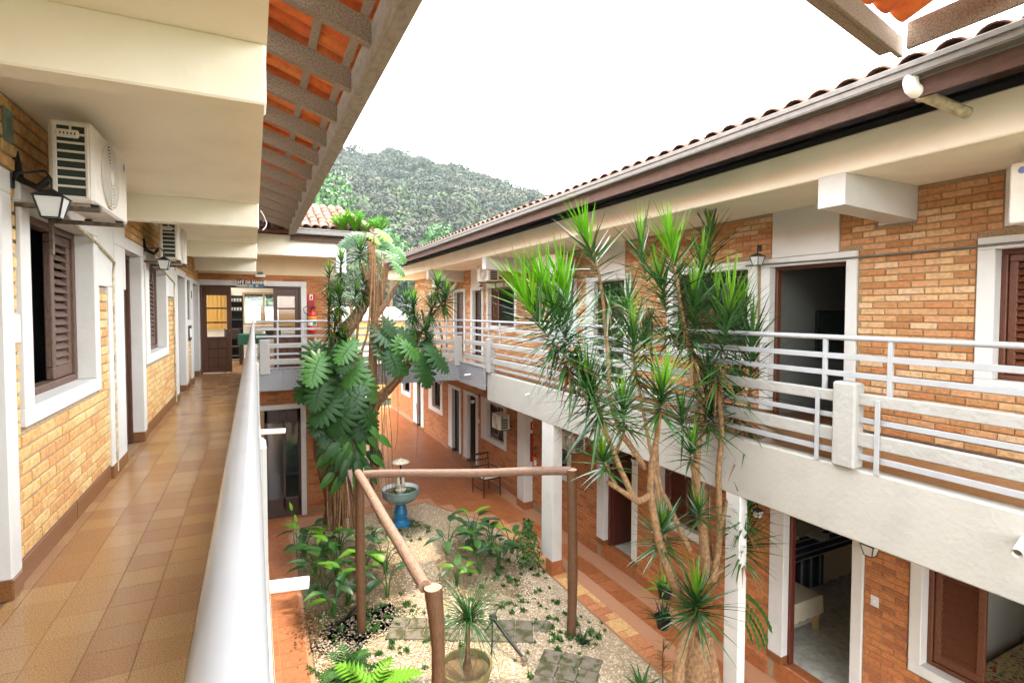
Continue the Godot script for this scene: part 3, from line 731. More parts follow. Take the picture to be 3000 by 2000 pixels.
func build_right_wing():
	var w = thing("right_wing", "two storey brown brick wing with white balcony band, brick piers and tiled roof edge", "building")
	# upper storey
	var uh = [[2.3 - 1.3, 2.30, -0.60, 0.55], [3.60, 4.55, H, 0.555], [4.88, 6.26, -0.56, 0.555], [7.46, 8.38, H, 0.555], [9.1, 10.0, -0.56, 0.555], [11.82, 13.46, -0.40, 0.63], [13.92, 14.62, H, 0.60], [15.35, 16.2, H, 0.6]]
	var b = B.new()
	wall_x(b, WR, -1, 0.15, -2.0, 21.0, H, 1.25, uh)
	obj("wall", b.mesh(), M.mortar_r, w)
	b = B.new()
	for z in [[3.69, 4.53, 0.665, 1.235], [2.94, 3.28, 0.895, 1.235], [7.46, 8.23, 0.665, 1.235], [11.0, 11.35, 0.90, 1.235], [13.0, 13.7, 0.74, 1.235], [14.0, 14.75, 0.66, 1.235], [1.2, 2.25, 0.74, 1.235]]:
		obj("plaster", mcb(WR - 0.022, WR + 0.01, z[2], z[3], z[0], z[1], 0.004), M.white, w)
	var free = [[0.8, 2.44, -0.70, 0.67], [3.47, 4.69, H, 0.67], [4.73, 6.40, -0.69, 0.67], [7.27, 8.66, H, 0.67], [9.0, 10.1, -0.7, 0.67], [11.7, 13.58, -0.5, 0.75], [13.8, 14.8, H, 0.7], [15.2, 16.4, H, 0.7],
		[3.68, 4.54, 0.6, 1.3], [2.93, 3.29, 0.89, 1.3], [7.45, 8.24, 0.6, 1.3], [10.99, 11.36, 0.89, 1.3], [12.99, 13.71, 0.7, 1.3], [13.99, 14.76, 0.6, 1.3], [1.19, 2.26, 0.73, 1.3]]
	var list = []
	bricks(list, WR, -1, 0.6, 20.9, H + 0.09, 1.235, free, "br", 7, 0.225)
	# lower storey
	var lh = [[3.46, 4.28, G + 0.25, -2.2], [1.2, 2.78, -3.48, -2.35], [5.6, 6.5, -3.30, -2.45], [7.2, 8.0, G + 0.25, -2.4], [9.3, 9.95, -3.45, -2.45], [12.42, 13.53, -3.51, -2.55], [14.37, 15.04, G + 0.02, -2.55], [15.76, 16.42, G + 0.02, -2.55], [17.66, 18.6, -3.48, -2.55], [20.09, 20.61, G + 0.02, -2.55], [21.7, 22.9, -3.5, -2.55]]
	b = B.new()
	wall_x(b, WR, -1, 0.15, -2.0, 25.2, G, H - 0.3, lh)
	obj("wall", b.mesh(), M.mortar_r, w)
	var lf = [[3.33, 4.49, G, -2.0], [0.9, 2.9, -3.58, -2.2], [5.45, 6.65, -3.45, -2.3], [7.06, 8.24, G, -2.2], [9.15, 10.1, -3.6, -2.3], [12.28, 13.97, -3.66, -2.4], [14.2, 15.39, G, -2.4], [15.6, 16.8, G, -2.4], [17.42, 19.05, -3.66, -2.4], [19.7, 21.16, G, -2.4], [21.59, 23.1, -3.65, -2.4]]
	var lo = []
	bricks(lo, WR, -1, 0.9, 25.0, G + 0.16, H - 0.45, lf, "bo", 5, 0.225)
	list.append_array(lo)
	pieces(w, "brick", list, 300, "brickwork")
	# skirtings
	for z in [[2.0, 2.6], [2.605, 3.33], [4.5, 4.85], [4.855, 5.3], [5.305, 5.75], [5.755, 6.2], [6.205, 6.65], [6.655, 7.06], [8.25, 8.7], [8.705, 9.15], [9.155, 9.6], [9.605, 10.05], [11.2, 12.2], [12.205, 13.2], [13.205, 14.2], [16.8, 18.2], [18.205, 19.7]]:
		obj("skirting", mcb(WR - 0.018, WR + 0.01, G - 0.01, G + 0.16, z[0], z[1], 0.003), M.gt1, w)
	for z in [[1.5, 2.5], [2.505, 3.46], [4.7, 5.7], [5.705, 6.6], [6.605, 7.26], [8.67, 9.7], [9.705, 10.7], [10.705, 11.7], [11.705, 12.8], [12.805, 13.8]]:
		obj("skirting", mcb(WR - 0.018, WR + 0.01, H, H + 0.085, z[0], z[1], 0.003), M.fascia_red, w)
	# doors and windows, upper
	window_x(w, WR, -1, [0.85, 2.43, -0.68, 0.66], [1.0, 2.30, -0.60, 0.55], [[1.72, 2.25, "shutter"], [1.1, 1.7, "shutter"]]).set_meta("label", "upper window closed with brown louvred shutters")
	door_x(w, WR, -1, [3.48, 4.68, H, 0.66], [3.60, 4.55, H, 0.555], "open_near", "shutter")
	window_x(w, WR, -1, [4.74, 6.39, -0.68, 0.66], [4.88, 6.26, -0.56, 0.555], [[4.94, 5.4, "glass"], [5.5, 6.2, "glass"]], "dark_wood")
	door_x(w, WR, -1, [7.28, 8.65, H, 0.66], [7.46, 8.38, H, 0.555], "open_near", "dark_wood")
	window_x(w, WR, -1, [9.0, 10.1, -0.66, 0.66], [9.1, 10.0, -0.56, 0.555], [[9.15, 9.95, "glass"]], "dark_wood")
	window_x(w, WR, -1, [11.72, 13.57, -0.49, 0.74], [11.82, 13.46, -0.40, 0.63], [[13.0, 13.4, "shutter"], [11.9, 12.2, "curtain", "curtain_w"]], "shutter")
	door_x(w, WR, -1, [13.82, 14.78, H, 0.69], [13.92, 14.62, H, 0.60], "closed", "dark_wood")
	door_x(w, WR, -1, [15.25, 16.3, H, 0.69], [15.35, 16.2, H, 0.60], "closed", "door_wood")
	# doors and windows, lower
	var th = G + 0.25
	door_x(w, WR, -1, [3.34, 4.48, th, -2.1], [3.46, 4.28, th, -2.2], "none", "red_wood")
	obj("threshold", mcb(WR - 0.005, WR + 0.16, G, th + 0.002, 3.40, 4.40, 0.006), M.gt1, w)
	window_x(w, WR, -1, [1.05, 2.89, -3.58, -2.25], [1.2, 2.78, -3.48, -2.35], [[2.33, 2.73, "shutter"]], "shutter").set_meta("label", "lower window with one louvred shutter closed and the rest open")
	window_x(w, WR, -1, [5.48, 6.62, -3.42, -2.35], [5.6, 6.5, -3.30, -2.45], [[6.0, 6.45, "shutter"]], "red_wood")
	door_x(w, WR, -1, [7.07, 8.23, th, -2.3], [7.2, 8.0, th, -2.4], "open_far", "red_wood")
	obj("threshold", mcb(WR - 0.005, WR + 0.16, G, th + 0.002, 7.1, 8.12, 0.006), M.gt1, w)
	window_x(w, WR, -1, [9.18, 10.07, -3.57, -2.35], [9.3, 9.95, -3.45, -2.45], [[9.36, 9.9, "glass"]], "dark_wood")
	window_x(w, WR, -1, [12.29, 13.96, -3.65, -2.45], [12.42, 13.53, -3.51, -2.55], [[12.5, 12.95, "glass"], [13.0, 13.48, "shutter"]], "dark_wood")
	door_x(w, WR, -1, [14.22, 15.38, G, -2.45], [14.37, 15.04, G + 0.02, -2.55], "open_far", "dark_wood")
	door_x(w, WR, -1, [15.62, 16.8, G, -2.45], [15.76, 16.42, G + 0.02, -2.55], "closed", "black")
	window_x(w, WR, -1, [17.42, 19.04, -3.65, -2.45], [17.66, 18.6, -3.48, -2.55], [[17.75, 18.15, "glass"]], "dark_wood")
	door_x(w, WR, -1, [19.7, 21.16, G, -2.45], [20.09, 20.61, G + 0.02, -2.55], "closed", "black")
	window_x(w, WR, -1, [21.6, 23.1, -3.65, -2.45], [21.7, 22.9, -3.5, -2.55], [[21.8, 22.2, "glass"]], "dark_wood")
	# piers and columns
	b = B.new(); cb(b, 5.64, 6.02, G + 0.16, H - 0.45, 10.85, 11.22, 0.01); obj("pier", b.mesh(), M.white, w)
	obj("skirting", mcb(5.625, 6.0, G - 0.01, G + 0.16, 10.83, 11.225, 0.004), M.gt1, w)
	for z in [7.87, 3.93, -0.3]:
		obj("column", mcb(4.655, 4.85 if z > 5 else 4.77, G + 0.24, -1.95, z, z + 0.4 if z > 5 else z + 0.2, 0.01), M.white, w)
		for q in [[G, G + 0.24, -0.012]]:
			obj("column_tile", mcb(4.643, 4.745, q[0], q[1], z - 0.012, z + 0.21, 0.003), M.gt0, w)
			obj("column_tile", mcb(4.748, 4.862 if z > 5 else 4.782, q[0], q[1], z - 0.012, z + 0.21, 0.003), M.gt2, w)
	# balcony band, slabs, ceilings
	obj("balcony_band", mcb(4.65, 4.80, -1.985, H, -2.0, 10.75, 0.012), M.band, w)
	b = B.new()
	bx(b, 4.8, 9.2, H - 0.34, H - 0.06, -2.0, 10.75); bx(b, 4.72, 9.2, H - 0.34, H - 0.06, 10.752, 25)
	obj("lower_ceiling", b.mesh(), M.cream_warm, w)
	obj("ceiling", mbox(4.86, 9.2, 1.235, 1.36, -2.0, 21), M.cream, w)
	obj("edge_beam", mcb(4.72, 4.862, 1.228, 1.55, -2.0, 21, 0.012), M.cream, w)
	for z in [[2.93, 3.18], [10.98, 11.2], [15.34, 15.56], [-1.0, -0.75]]: bracket_beam(w, z[0], z[1])
	# roof edge
	b = B.new(); b.prism([Vector2(4.72, 1.55), Vector2(4.72, 1.60), Vector2(4.80, 1.66), Vector2(4.9, 1.66), Vector2(4.9, 1.552)], P(0, 0, -2), Vector3.RIGHT, Vector3.UP, Vector3(0, 0, -23))
	obj("wall_plate", b.mesh(), M.pot_dark, w)
	for k in 30:
		var rd = -1.6 + 0.78 * k
		var rb = B.new()
		rb.prism([Vector2(4.18, 1.50), Vector2(4.18, 1.60), Vector2(5.6, 2.02), Vector2(5.6, 1.90)], P(0, 0, rd), Vector3.RIGHT, Vector3.UP, Vector3(0, 0, -0.06))
		obj("rafter", rb.mesh(), M.dark_wood, w)
	obj("fascia", mcb(4.15, 4.178, 1.478, 1.60, -2, 21, 0.004), M.fascia_red, w)
	var gb = B.new()
	gb.cbox(P(4.075, 1.615, -2), P(4.15, 1.625, 21), 0.002); gb.cbox(P(4.07, 1.625, -2), P(4.078, 1.675, 21), 0.002)
	gb.cbox(P(4.058, 1.672, -2), P(4.07, 1.712, 21), 0.003); gb.cbox(P(4.148, 1.6, -2), P(4.156, 1.71, 21), 0.002)
	obj("gutter", gb.mesh(), M.gutter, w)
	var cov = barrel(0.105, 0.42, true)
	var an = atan(0.3)
	var lt = []
	for r in 3:
		for c in 92:
			var p = P(4.10 + 0.36 * r, 1.69 + 0.108 * r, 0.55 + 0.222 * c)
			lt.append({"m": cov, "x": Transform3D(Basis(Vector3.BACK, an) * Basis(Vector3.UP, PI + rng.randf_range(-0.03, 0.03)), p), "k": "rtile%d" % (rng.randi() % 3), "s": shown(p, Vector3.LEFT) * (1.0 if r == 0 else 0.2)})
	pieces(w, "roof_tile", lt, 160, "tile_field")
	b = B.new()
	b.prism([Vector2(4.12, 1.66), Vector2(4.12, 1.69), Vector2(9.4, 3.27), Vector2(9.4, 3.0)], P(0, 0, -2), Vector3.RIGHT, Vector3.UP, Vector3(0, 0, -23))
	obj("roof_slope", b.mesh(), M.rtile0, w)
	# hull
	b = B.new()
	bx(b, 9.2, 9.35, G, 3.0, -2, 25.2); bx(b, WR, 9.2, G, 1.4, -2.15, -2.0); bx(b, 6.02, 9.2, G, H - 0.34, 25.05, 25.2)
	bx(b, WR, 9.2, H, 1.3, 20.9, 21.0)
	for z in [0.7, 3.3, 4.7, 7.15, 8.75, 10.5, 13.75, 15.1, 17.0]: bx(b, 6.02, 9.2, H - 0.06, 1.235, z, z + 0.1)
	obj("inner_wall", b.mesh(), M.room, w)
	b = B.new(); bx(b, 9.15, 9.2, G, H - 0.34, -2, 25.0); bx(b, 6.025, 9.15, H - 0.36, H - 0.345, 0.8, 9.0)
	for z in [0.7, 2.95, 6.85, 9.0, 11.05, 14.1, 15.5, 17.2, 19.5]: bx(b, 6.02, 9.2, G, H - 0.36, z, z + 0.1)
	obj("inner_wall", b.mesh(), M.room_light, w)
	obj("room_floor", mbox(6.02, 9.2, G, G + 0.24, -2, 10.5), M.room_floor, w)

func glazed_leaf(w, name_, xf: Transform3D, wd: float, mirror := 1.0):
	# leaf in local x 0..wd, y 0..1.9, three panes over six panels
	var l = part(name_, w); l.transform = xf
	var b = B.new(); var st = 0.085; var h = 1.9; var gy = 0.78
	for q in [[0.0, st, 0.0, h], [wd - st, wd, 0.0, h], [st, wd - st, 0.0, 0.10], [st, wd - st, gy - 0.06, gy], [st, wd - st, h - 0.22, h], [st, wd - st, gy + 0.29, gy + 0.325], [st, wd - st, gy + 0.60, gy + 0.635]]:
		b.cbox(Vector3(q[0], q[2], -0.02), Vector3(q[1], q[3], 0.02), 0.004)
	b.box(Vector3(st, 0.1, -0.008), Vector3(wd - st, gy - 0.06, 0.006))
	for c in 2:
		for r in 3:
			var x0 = st + 0.01 + c * (wd - 2 * st) / 2
			b.cbox(Vector3(x0, 0.105 + r * 0.205, -0.012), Vector3(x0 + (wd - 2 * st) / 2 - 0.02, 0.105 + r * 0.205 + 0.19, 0.018), 0.014)
	obj("frame", b.mesh(), M.door_wood, l)
	for r in 3:
		var pb = B.new(); pb.box(Vector3(st, gy + 0.005 + r * 0.31, -0.003), Vector3(wd - st, gy + 0.285 + r * 0.31, 0.003))
		obj("pane", pb.mesh(), M.glass, l)
	var kb = B.new(); kb.tube([Vector3(wd - 0.04 if mirror > 0 else 0.04, 0.92, 0.02), Vector3(wd - 0.04 if mirror > 0 else 0.04, 0.92, 0.06)], [0.014], 8)
	obj("handle", kb.mesh(), M.gutter, l)

func build_dining_wing():
	var w = thing("dining_wing", "end wing with orange brick wall, double glazed wooden doors and a small tiled roof", "building")
	var D0 = 13.1
	var b = B.new()
	wall_d(b, D0, 0.15, WL - 0.14, 1.68, H, 1.3, [[-1.04, 0.98, H, 0.55]])
	bx(b, 1.53, 1.68, H, 1.3, D0 + 0.15, 17.2)
	bx(b, WL - 0.14, 0.17, G, H - 0.3, 12.76, 12.9); bx(b, 0.92, 1.46, G, H - 0.3, 12.76, 12.9); bx(b, 0.17, 0.92, -2.2, H - 0.3, 12.76, 12.9); bx(b, 1.31, 1.46, G, H - 0.3, 12.9, 17.2)
	obj("wall", b.mesh(), M.mortar_r, w)
	var list = []
	bricks(list, D0, 0.0, WL + 0.01, 1.68, 0.655, 0.80, [], "bo", 5, 0.225)
	bricks(list, D0, 0.0, 1.1, 1.68, H + 0.02, 0.655, [], "bo", 5, 0.225)
	bricks(list, 12.76, 0.0, WL, 1.46, G + 0.1, H - 0.3, [[-0.4, 1.04, G, -2.08]], "bo", 5, 0.225)
	pieces(w, "brick", list, 200, "brickwork")
	obj("plaster", mcb(WL, 1.70, 0.80, 1.2, D0 - 0.012, D0 + 0.01, 0.004), M.cream_warm, w)
	var ca = B.new(); cb(ca, WL, 1.1, 0.55, 0.665, D0 - 0.03, D0 + 0.12); cb(ca, 0.98, 1.1, H, 0.55, D0 - 0.03, D0 + 0.12)
	obj("casing", ca.mesh(), M.white, w)
	var fr = B.new(); cb(fr, -1.05, 0.98, 0.505, 0.548, D0 + 0.02, D0 + 0.14); cb(fr, -1.055, -1.005, H, 0.505, D0 + 0.02, D0 + 0.14); cb(fr, 0.935, 0.982, H, 0.505, D0 + 0.02, D0 + 0.14)
	obj("door_frame", fr.mesh(), M.door_wood, w)
	glazed_leaf(w, "door", Transform3D(Basis(Vector3.UP, -0.12), P(-1.0, H + 0.01, D0 + 0.07)), 0.56)
	glazed_leaf(w, "door", Transform3D(Basis(), P(0.40, H + 0.01, D0 + 0.08)), 0.54, -1.0)
	# lower glazed door
	var ld = part("door", w)
	ca = B.new(); cb(ca, 0.92, 1.03, G, -2.09, 12.73, 12.88); cb(ca, -0.4, 0.92, -2.2, -2.09, 12.73, 12.88); cb(ca, -0.4, -0.28, G, -2.2, 12.73, 12.88)
	obj("casing", ca.mesh(), M.white, ld)
	fr = B.new()
	for q in [[0.86, 0.918, G + 0.2, -2.2], [0.17, 0.24, G + 0.2, -2.2], [0.54, 0.60, G + 0.2, -2.2], [0.17, 0.918, -2.50, -2.2], [0.17, 0.918, G, G + 0.42]]: cb(fr, q[0], q[1], q[2], q[3], 12.80, 12.86)
	for k in 3: cb(fr, 0.25 + k * 0.22, 0.25 + k * 0.22 + 0.16, -2.44, -2.26, 12.785, 12.80, 0.01)
	obj("frame", fr.mesh(), M.dark_wood, ld)
	obj("pane", mbox(0.24, 0.86, G + 0.42, -2.5, 12.83, 12.836), M.glass, ld)
	var dk = B.new(); bx(dk, -1.2, 1.31, G, H - 0.3, 16.0, 16.1); bx(dk, -1.2, -1.1, G, H - 0.3, 12.9, 16.0); bx(dk, -1.1, 1.31, G - 0.1, G + 0.01, 12.9, 16.0); bx(dk, -1.1, 1.31, H - 0.32, H - 0.3, 12.9, 16.0)
	obj("inner_wall", dk.mesh(), M.room, w)
	# beams, ceiling, roof
	obj("edge_beam", mcb(0.064, 1.66, 1.18, 1.62, 12.3, 12.42, 0.01), M.cream, w)
	obj("beam_end", mcb(1.66, 1.88, 0.84, 1.62, 12.30, 12.6, 0.01), M.white, w)
	obj("ceiling", mbox(WL, 1.88, 1.19, 1.3, 12.42, 17.2), M.cream_warm, w)
	obj("fascia", mcb(0.72, 2.52, 1.50, 1.63, 12.19, 12.22, 0.004), M.fascia_red, w)
	var gb = B.new()
	gb.cbox(P(0.82, 1.628, 12.06), P(2.53, 1.64, 12.2), 0.002); gb.cbox(P(0.82, 1.64, 12.055), P(2.53, 1.735, 12.065), 0.002); gb.cbox(P(2.52, 1.64, 12.06), P(2.53, 1.73, 12.2), 0.002); gb.cbox(P(0.82, 1.728, 12.043), P(2.53, 1.752, 12.06), 0.004)
	obj("gutter", gb.mesh(), M.gutter, w)
	var sl = 0.41; var an = atan(sl); var lt = []
	var cov = barrel(0.10, 0.40, true); var chn = barrel(0.10, 0.40, false)
	for r in 6:
		for c in 14:
			var x = -0.1 + 0.19 * c; var d = 12.14 + 0.34 * r
			if x > 2.5 - 0.25 * (d - 12.14): continue
			var p = P(x, 1.78 + sl * (d - 12.14), d)
			var bs = Basis(Vector3.UP, PI / 2 * -1.0) * Basis(Vector3.BACK, -an) * Basis(Vector3.UP, rng.randf_range(-0.03, 0.03))
			bs = Basis(Vector3(0, 0, 1), Vector3(0, 1, 0), Vector3(-1, 0, 0))
			bs = Basis(Vector3.RIGHT, an) * bs * Basis(Vector3.UP, rng.randf_range(-0.03, 0.03))
			lt.append({"m": cov, "x": Transform3D(bs, p), "k": "rtile%d" % (rng.randi() % 3), "s": shown(p, Vector3(0, 0.9, 0.4)) + 0.001})
			lt.append({"m": chn, "x": Transform3D(bs, p + Vector3(0.095, -0.0, 0.0)), "k": "rtile%d" % (rng.randi() % 3), "s": 0.0005})
	pieces(w, "roof_tile", lt, 200, "tile_field")
	b = B.new()
	b.prism([Vector2(-12.14, 1.66), Vector2(-12.14, 1.70), Vector2(-14.2, 1.70 + sl * 2.06), Vector2(-17.2, 1.5), Vector2(-17.2, 1.3)], Vector3(-1.2, 0, 0), Vector3.BACK, Vector3.UP, Vector3(3.2, 0, 0))
	obj("roof_slope", b.mesh(), M.rtile0, w)
	# dining room shell
	b = B.new()
	wall_d(b, 17.2, 0.12, -3.6, 1.68, H, 1.3, [[-1.55, -0.62, -0.5, 0.5], [-0.28, 1.35, -0.42, 0.52]])
	bx(b, -3.7, -3.6, H, 1.3, 13.2, 17.3)
	obj("inner_wall", b.mesh(), M.cream, w)
	obj("room_floor", mbox(-3.6, 1.53, H - 0.2, H - 0.01, 13.1, 17.2), M.ft1, w)
	for q in [[-1.55, -0.62, -0.5, 0.5, 1], [-0.28, 1.35, -0.42, 0.52, 3]]:
		var wn = part("window", w); fr = B.new()
		cb(fr, q[0], q[1], q[2], q[2] + 0.05, 17.2, 17.26); cb(fr, q[0], q[1], q[3] - 0.04, q[3], 17.2, 17.26)
		for k in q[4] + 1:
			var x = lerp(q[0], q[1] - 0.04, float(k) / q[4]); cb(fr, x, x + 0.04, q[2] + 0.05, q[3] - 0.04, 17.2, 17.26)
		obj("frame", fr.mesh(), M.house_yellow, wn)
		obj("pane", mbox(q[0], q[1], q[2], q[3], 17.23, 17.234), M.glass, wn)
	var cu = StandardMaterial3D.new(); cu.albedo_color = Color(0.86, 0.70, 0.36); cu.roughness = 0.9; cu.backlight_enabled = true; cu.backlight = Color(0.6, 0.45, 0.18); M["curtain_y"] = cu
	for q in [[-1.6, -0.62], [0.66, 1.35]]:
		var c = B.new(); var x = q[0]; var k = 0
		while x < q[1]:
			bx(c, x, x + 0.055, -0.52, 0.56, 17.10 + 0.025 * (k % 2), 17.106 + 0.025 * (k % 2)); x += 0.05; k += 1
		obj("curtain", c.mesh(), M.curtain_y, w)
	# walkway bridging the two galleries
	var br = struct("walkway", mbox(0.05, 4.65, -1.66, H - 0.004, 12.34, 21.0), M.skirt, "tiled walkway and terrace behind a grey granite edge")
	for k in 8:
		obj("granite_slab", mcb(-0.02 + 0.5775 * k, -0.02 + 0.5775 * (k + 1) - 0.002, -1.71, -1.243, 12.28, 12.345, 0.002), M.granite, br)
	for k in 3:
		obj("granite_slab", mcb(4.56, 4.63, -1.75, -1.26, 10.76 + 0.508 * k, 10.76 + 0.508 * (k + 1) - 0.002, 0.002), M.granite, br)
	obj("granite_cap", mcb(-0.03, 4.6, -1.243, -1.222, 12.265, 12.40, 0.003), M.granite, br)
	obj("granite_cap", mcb(4.545, 4.68, -1.26, -1.24, 10.76, 12.26, 0.003), M.granite, br)
	obj("soffit", mbox(0.05, 4.65, -1.69, -1.661, 12.35, 21.0), M.cream_warm, br)

func build_near_roof():
	var w = thing("near_roof", "weathered timber eave corner overhanging from behind above the courtyard", "roof")
	var e = Vector2(3.84, 2.06)
	var b = B.new()
	# fascia running left, skewed
	var dir = (Vector2(2.86, 1.875) - e).normalized()
	var bs = Basis(Vector3(dir.x, 0, -dir.y), Vector3.UP, Vector3(dir.y, 0, dir.x) * -1.0)
	bs.z = bs.x.cross(bs.y)
	b.cbox(Vector3(-0.06, 0, -0.012), Vector3(3.1, 0.13, 0.018), 0.004, Transform3D(bs, P(e.x, 1.69, e.y)))
	obj("fascia", b.mesh(), M.rafter, w)
	b = B.new(); b.cbox(Vector3(0.03, 0.02, -0.10), Vector3(3.1, 0.16, -0.03) if bs.z.z < 0 else Vector3(3.1, 0.16, -0.03), 0.004, Transform3D(bs, P(e.x, 1.69, e.y)))
	if bs.z.z < 0:
		b = B.new(); b.cbox(Vector3(0.03, 0.02, 0.03), Vector3(3.1, 0.16, 0.10), 0.004, Transform3D(bs, P(e.x, 1.69, e.y)))
	obj("rafter", b.mesh(), M.rafter, w)
	obj("verge_board", mcb(3.80, 3.83, 1.69, 1.86, 0.55, 1.99, 0.004), M.rafter, w)
	for k in 2:
		obj("rafter", mcb(0.9, 3.79, 1.80, 1.88, 1.3 - 0.7 * k, 1.36 - 0.7 * k, 0.004), M.rafter, w)
	var chan = barrel(0.1, 0.42, false); var list = []
	for r in 4:
		for c in 15:
			var p = P(0.95 + 0.195 * c, 1.90 + 0.10 * r, 1.85 + 0.05 * c / 5.0 - 0.36 * r)
			var bq = Basis(Vector3.RIGHT, -0.27) * Basis(Vector3(0, 0, -1), Vector3(0, 1, 0), Vector3(1, 0, 0))
			list.append({"m": chan, "x": Transform3D(bq, p), "k": "tile%d" % (rng.randi() % 3), "s": shown(p, Vector3.DOWN) + 0.001})
	pieces(w, "roof_tile", list, 100, "tile_field")
	b = B.new()
	b.prism([Vector2(-1.75, 1.93), Vector2(-1.75, 1.99), Vector2(-0.55, 2.33), Vector2(-0.55, 2.27)], Vector3(0.85, 0, 0), Vector3.BACK, Vector3.UP, Vector3(2.95, 0, 0))
	obj("roof_slope", b.mesh(), M.tile1, w)

func crown_mesh(sd: int, n: int, size: float) -> ArrayMesh:
	# leaf clumps over several lobes, unit crown about 1 across
	var r = RandomNumberGenerator.new(); r.seed = sd
	var b = B.new(); var lobes = []
	for i in 9:
		var a = r.randf() * TAU; var rad = r.randf_range(0.05, 0.32)
		lobes.append([Vector3(cos(a) * rad, r.randf_range(-0.12, 0.30), sin(a) * rad), r.randf_range(0.14, 0.26)])
	for i in n:
		var l = lobes[r.randi() % 9]
		var d = Vector3(r.randfn(), r.randfn() + 0.35, r.randfn()).normalized()
		var p = l[0] + d * l[1] * r.randf_range(0.75, 1.08)
		var nn = (d + Vector3(r.randfn(), r.randfn(), r.randfn()) * 0.45).normalized()
		var t = nn.cross(Vector3(r.randfn(), r.randfn(), r.randfn())).normalized(); var s = nn.cross(t)
		var k = size * r.randf_range(0.6, 1.3)
		var g = r.randf_range(0.75, 1.1)
		b.col = Color(g, g, g * 0.95)
		b.tri(p - t * k, p + s * k * 0.8, p + t * k, nn, nn, nn); b.tri(p - t * k, p - s * k * 0.8, p + t * k * 0.4, nn, nn, nn)
	return b.mesh()

func near_tree(called, label, x, d, y0, h, cw, key, sd):
	var t = thing(called, label, "tree", "trees beyond the terrace", P(x, y0, d))
	obj("trunk", mtube([Vector3.ZERO, Vector3(0.1, h * 0.35, 0), Vector3(0.0, h * 0.75, 0.1)], [h * 0.022, h * 0.016, h * 0.008], 7), M.bark, t)
	for k in 3:
		var a = TAU * k / 3 + sd
		obj("limb", mtube([Vector3(0.05, h * 0.4, 0), Vector3(cos(a) * cw * 0.25, h * 0.62, sin(a) * cw * 0.25), Vector3(cos(a) * cw * 0.36, h * 0.78, sin(a) * cw * 0.36)], [h * 0.012, h * 0.008, h * 0.003], 6), M.bark, t)
	obj("crown", crown_mesh(sd, 1500, 0.030), M[key], t, Transform3D(Basis.from_scale(Vector3(cw * 1.15, h * 0.75, cw * 1.15)), Vector3(0, h * 0.72, 0)))

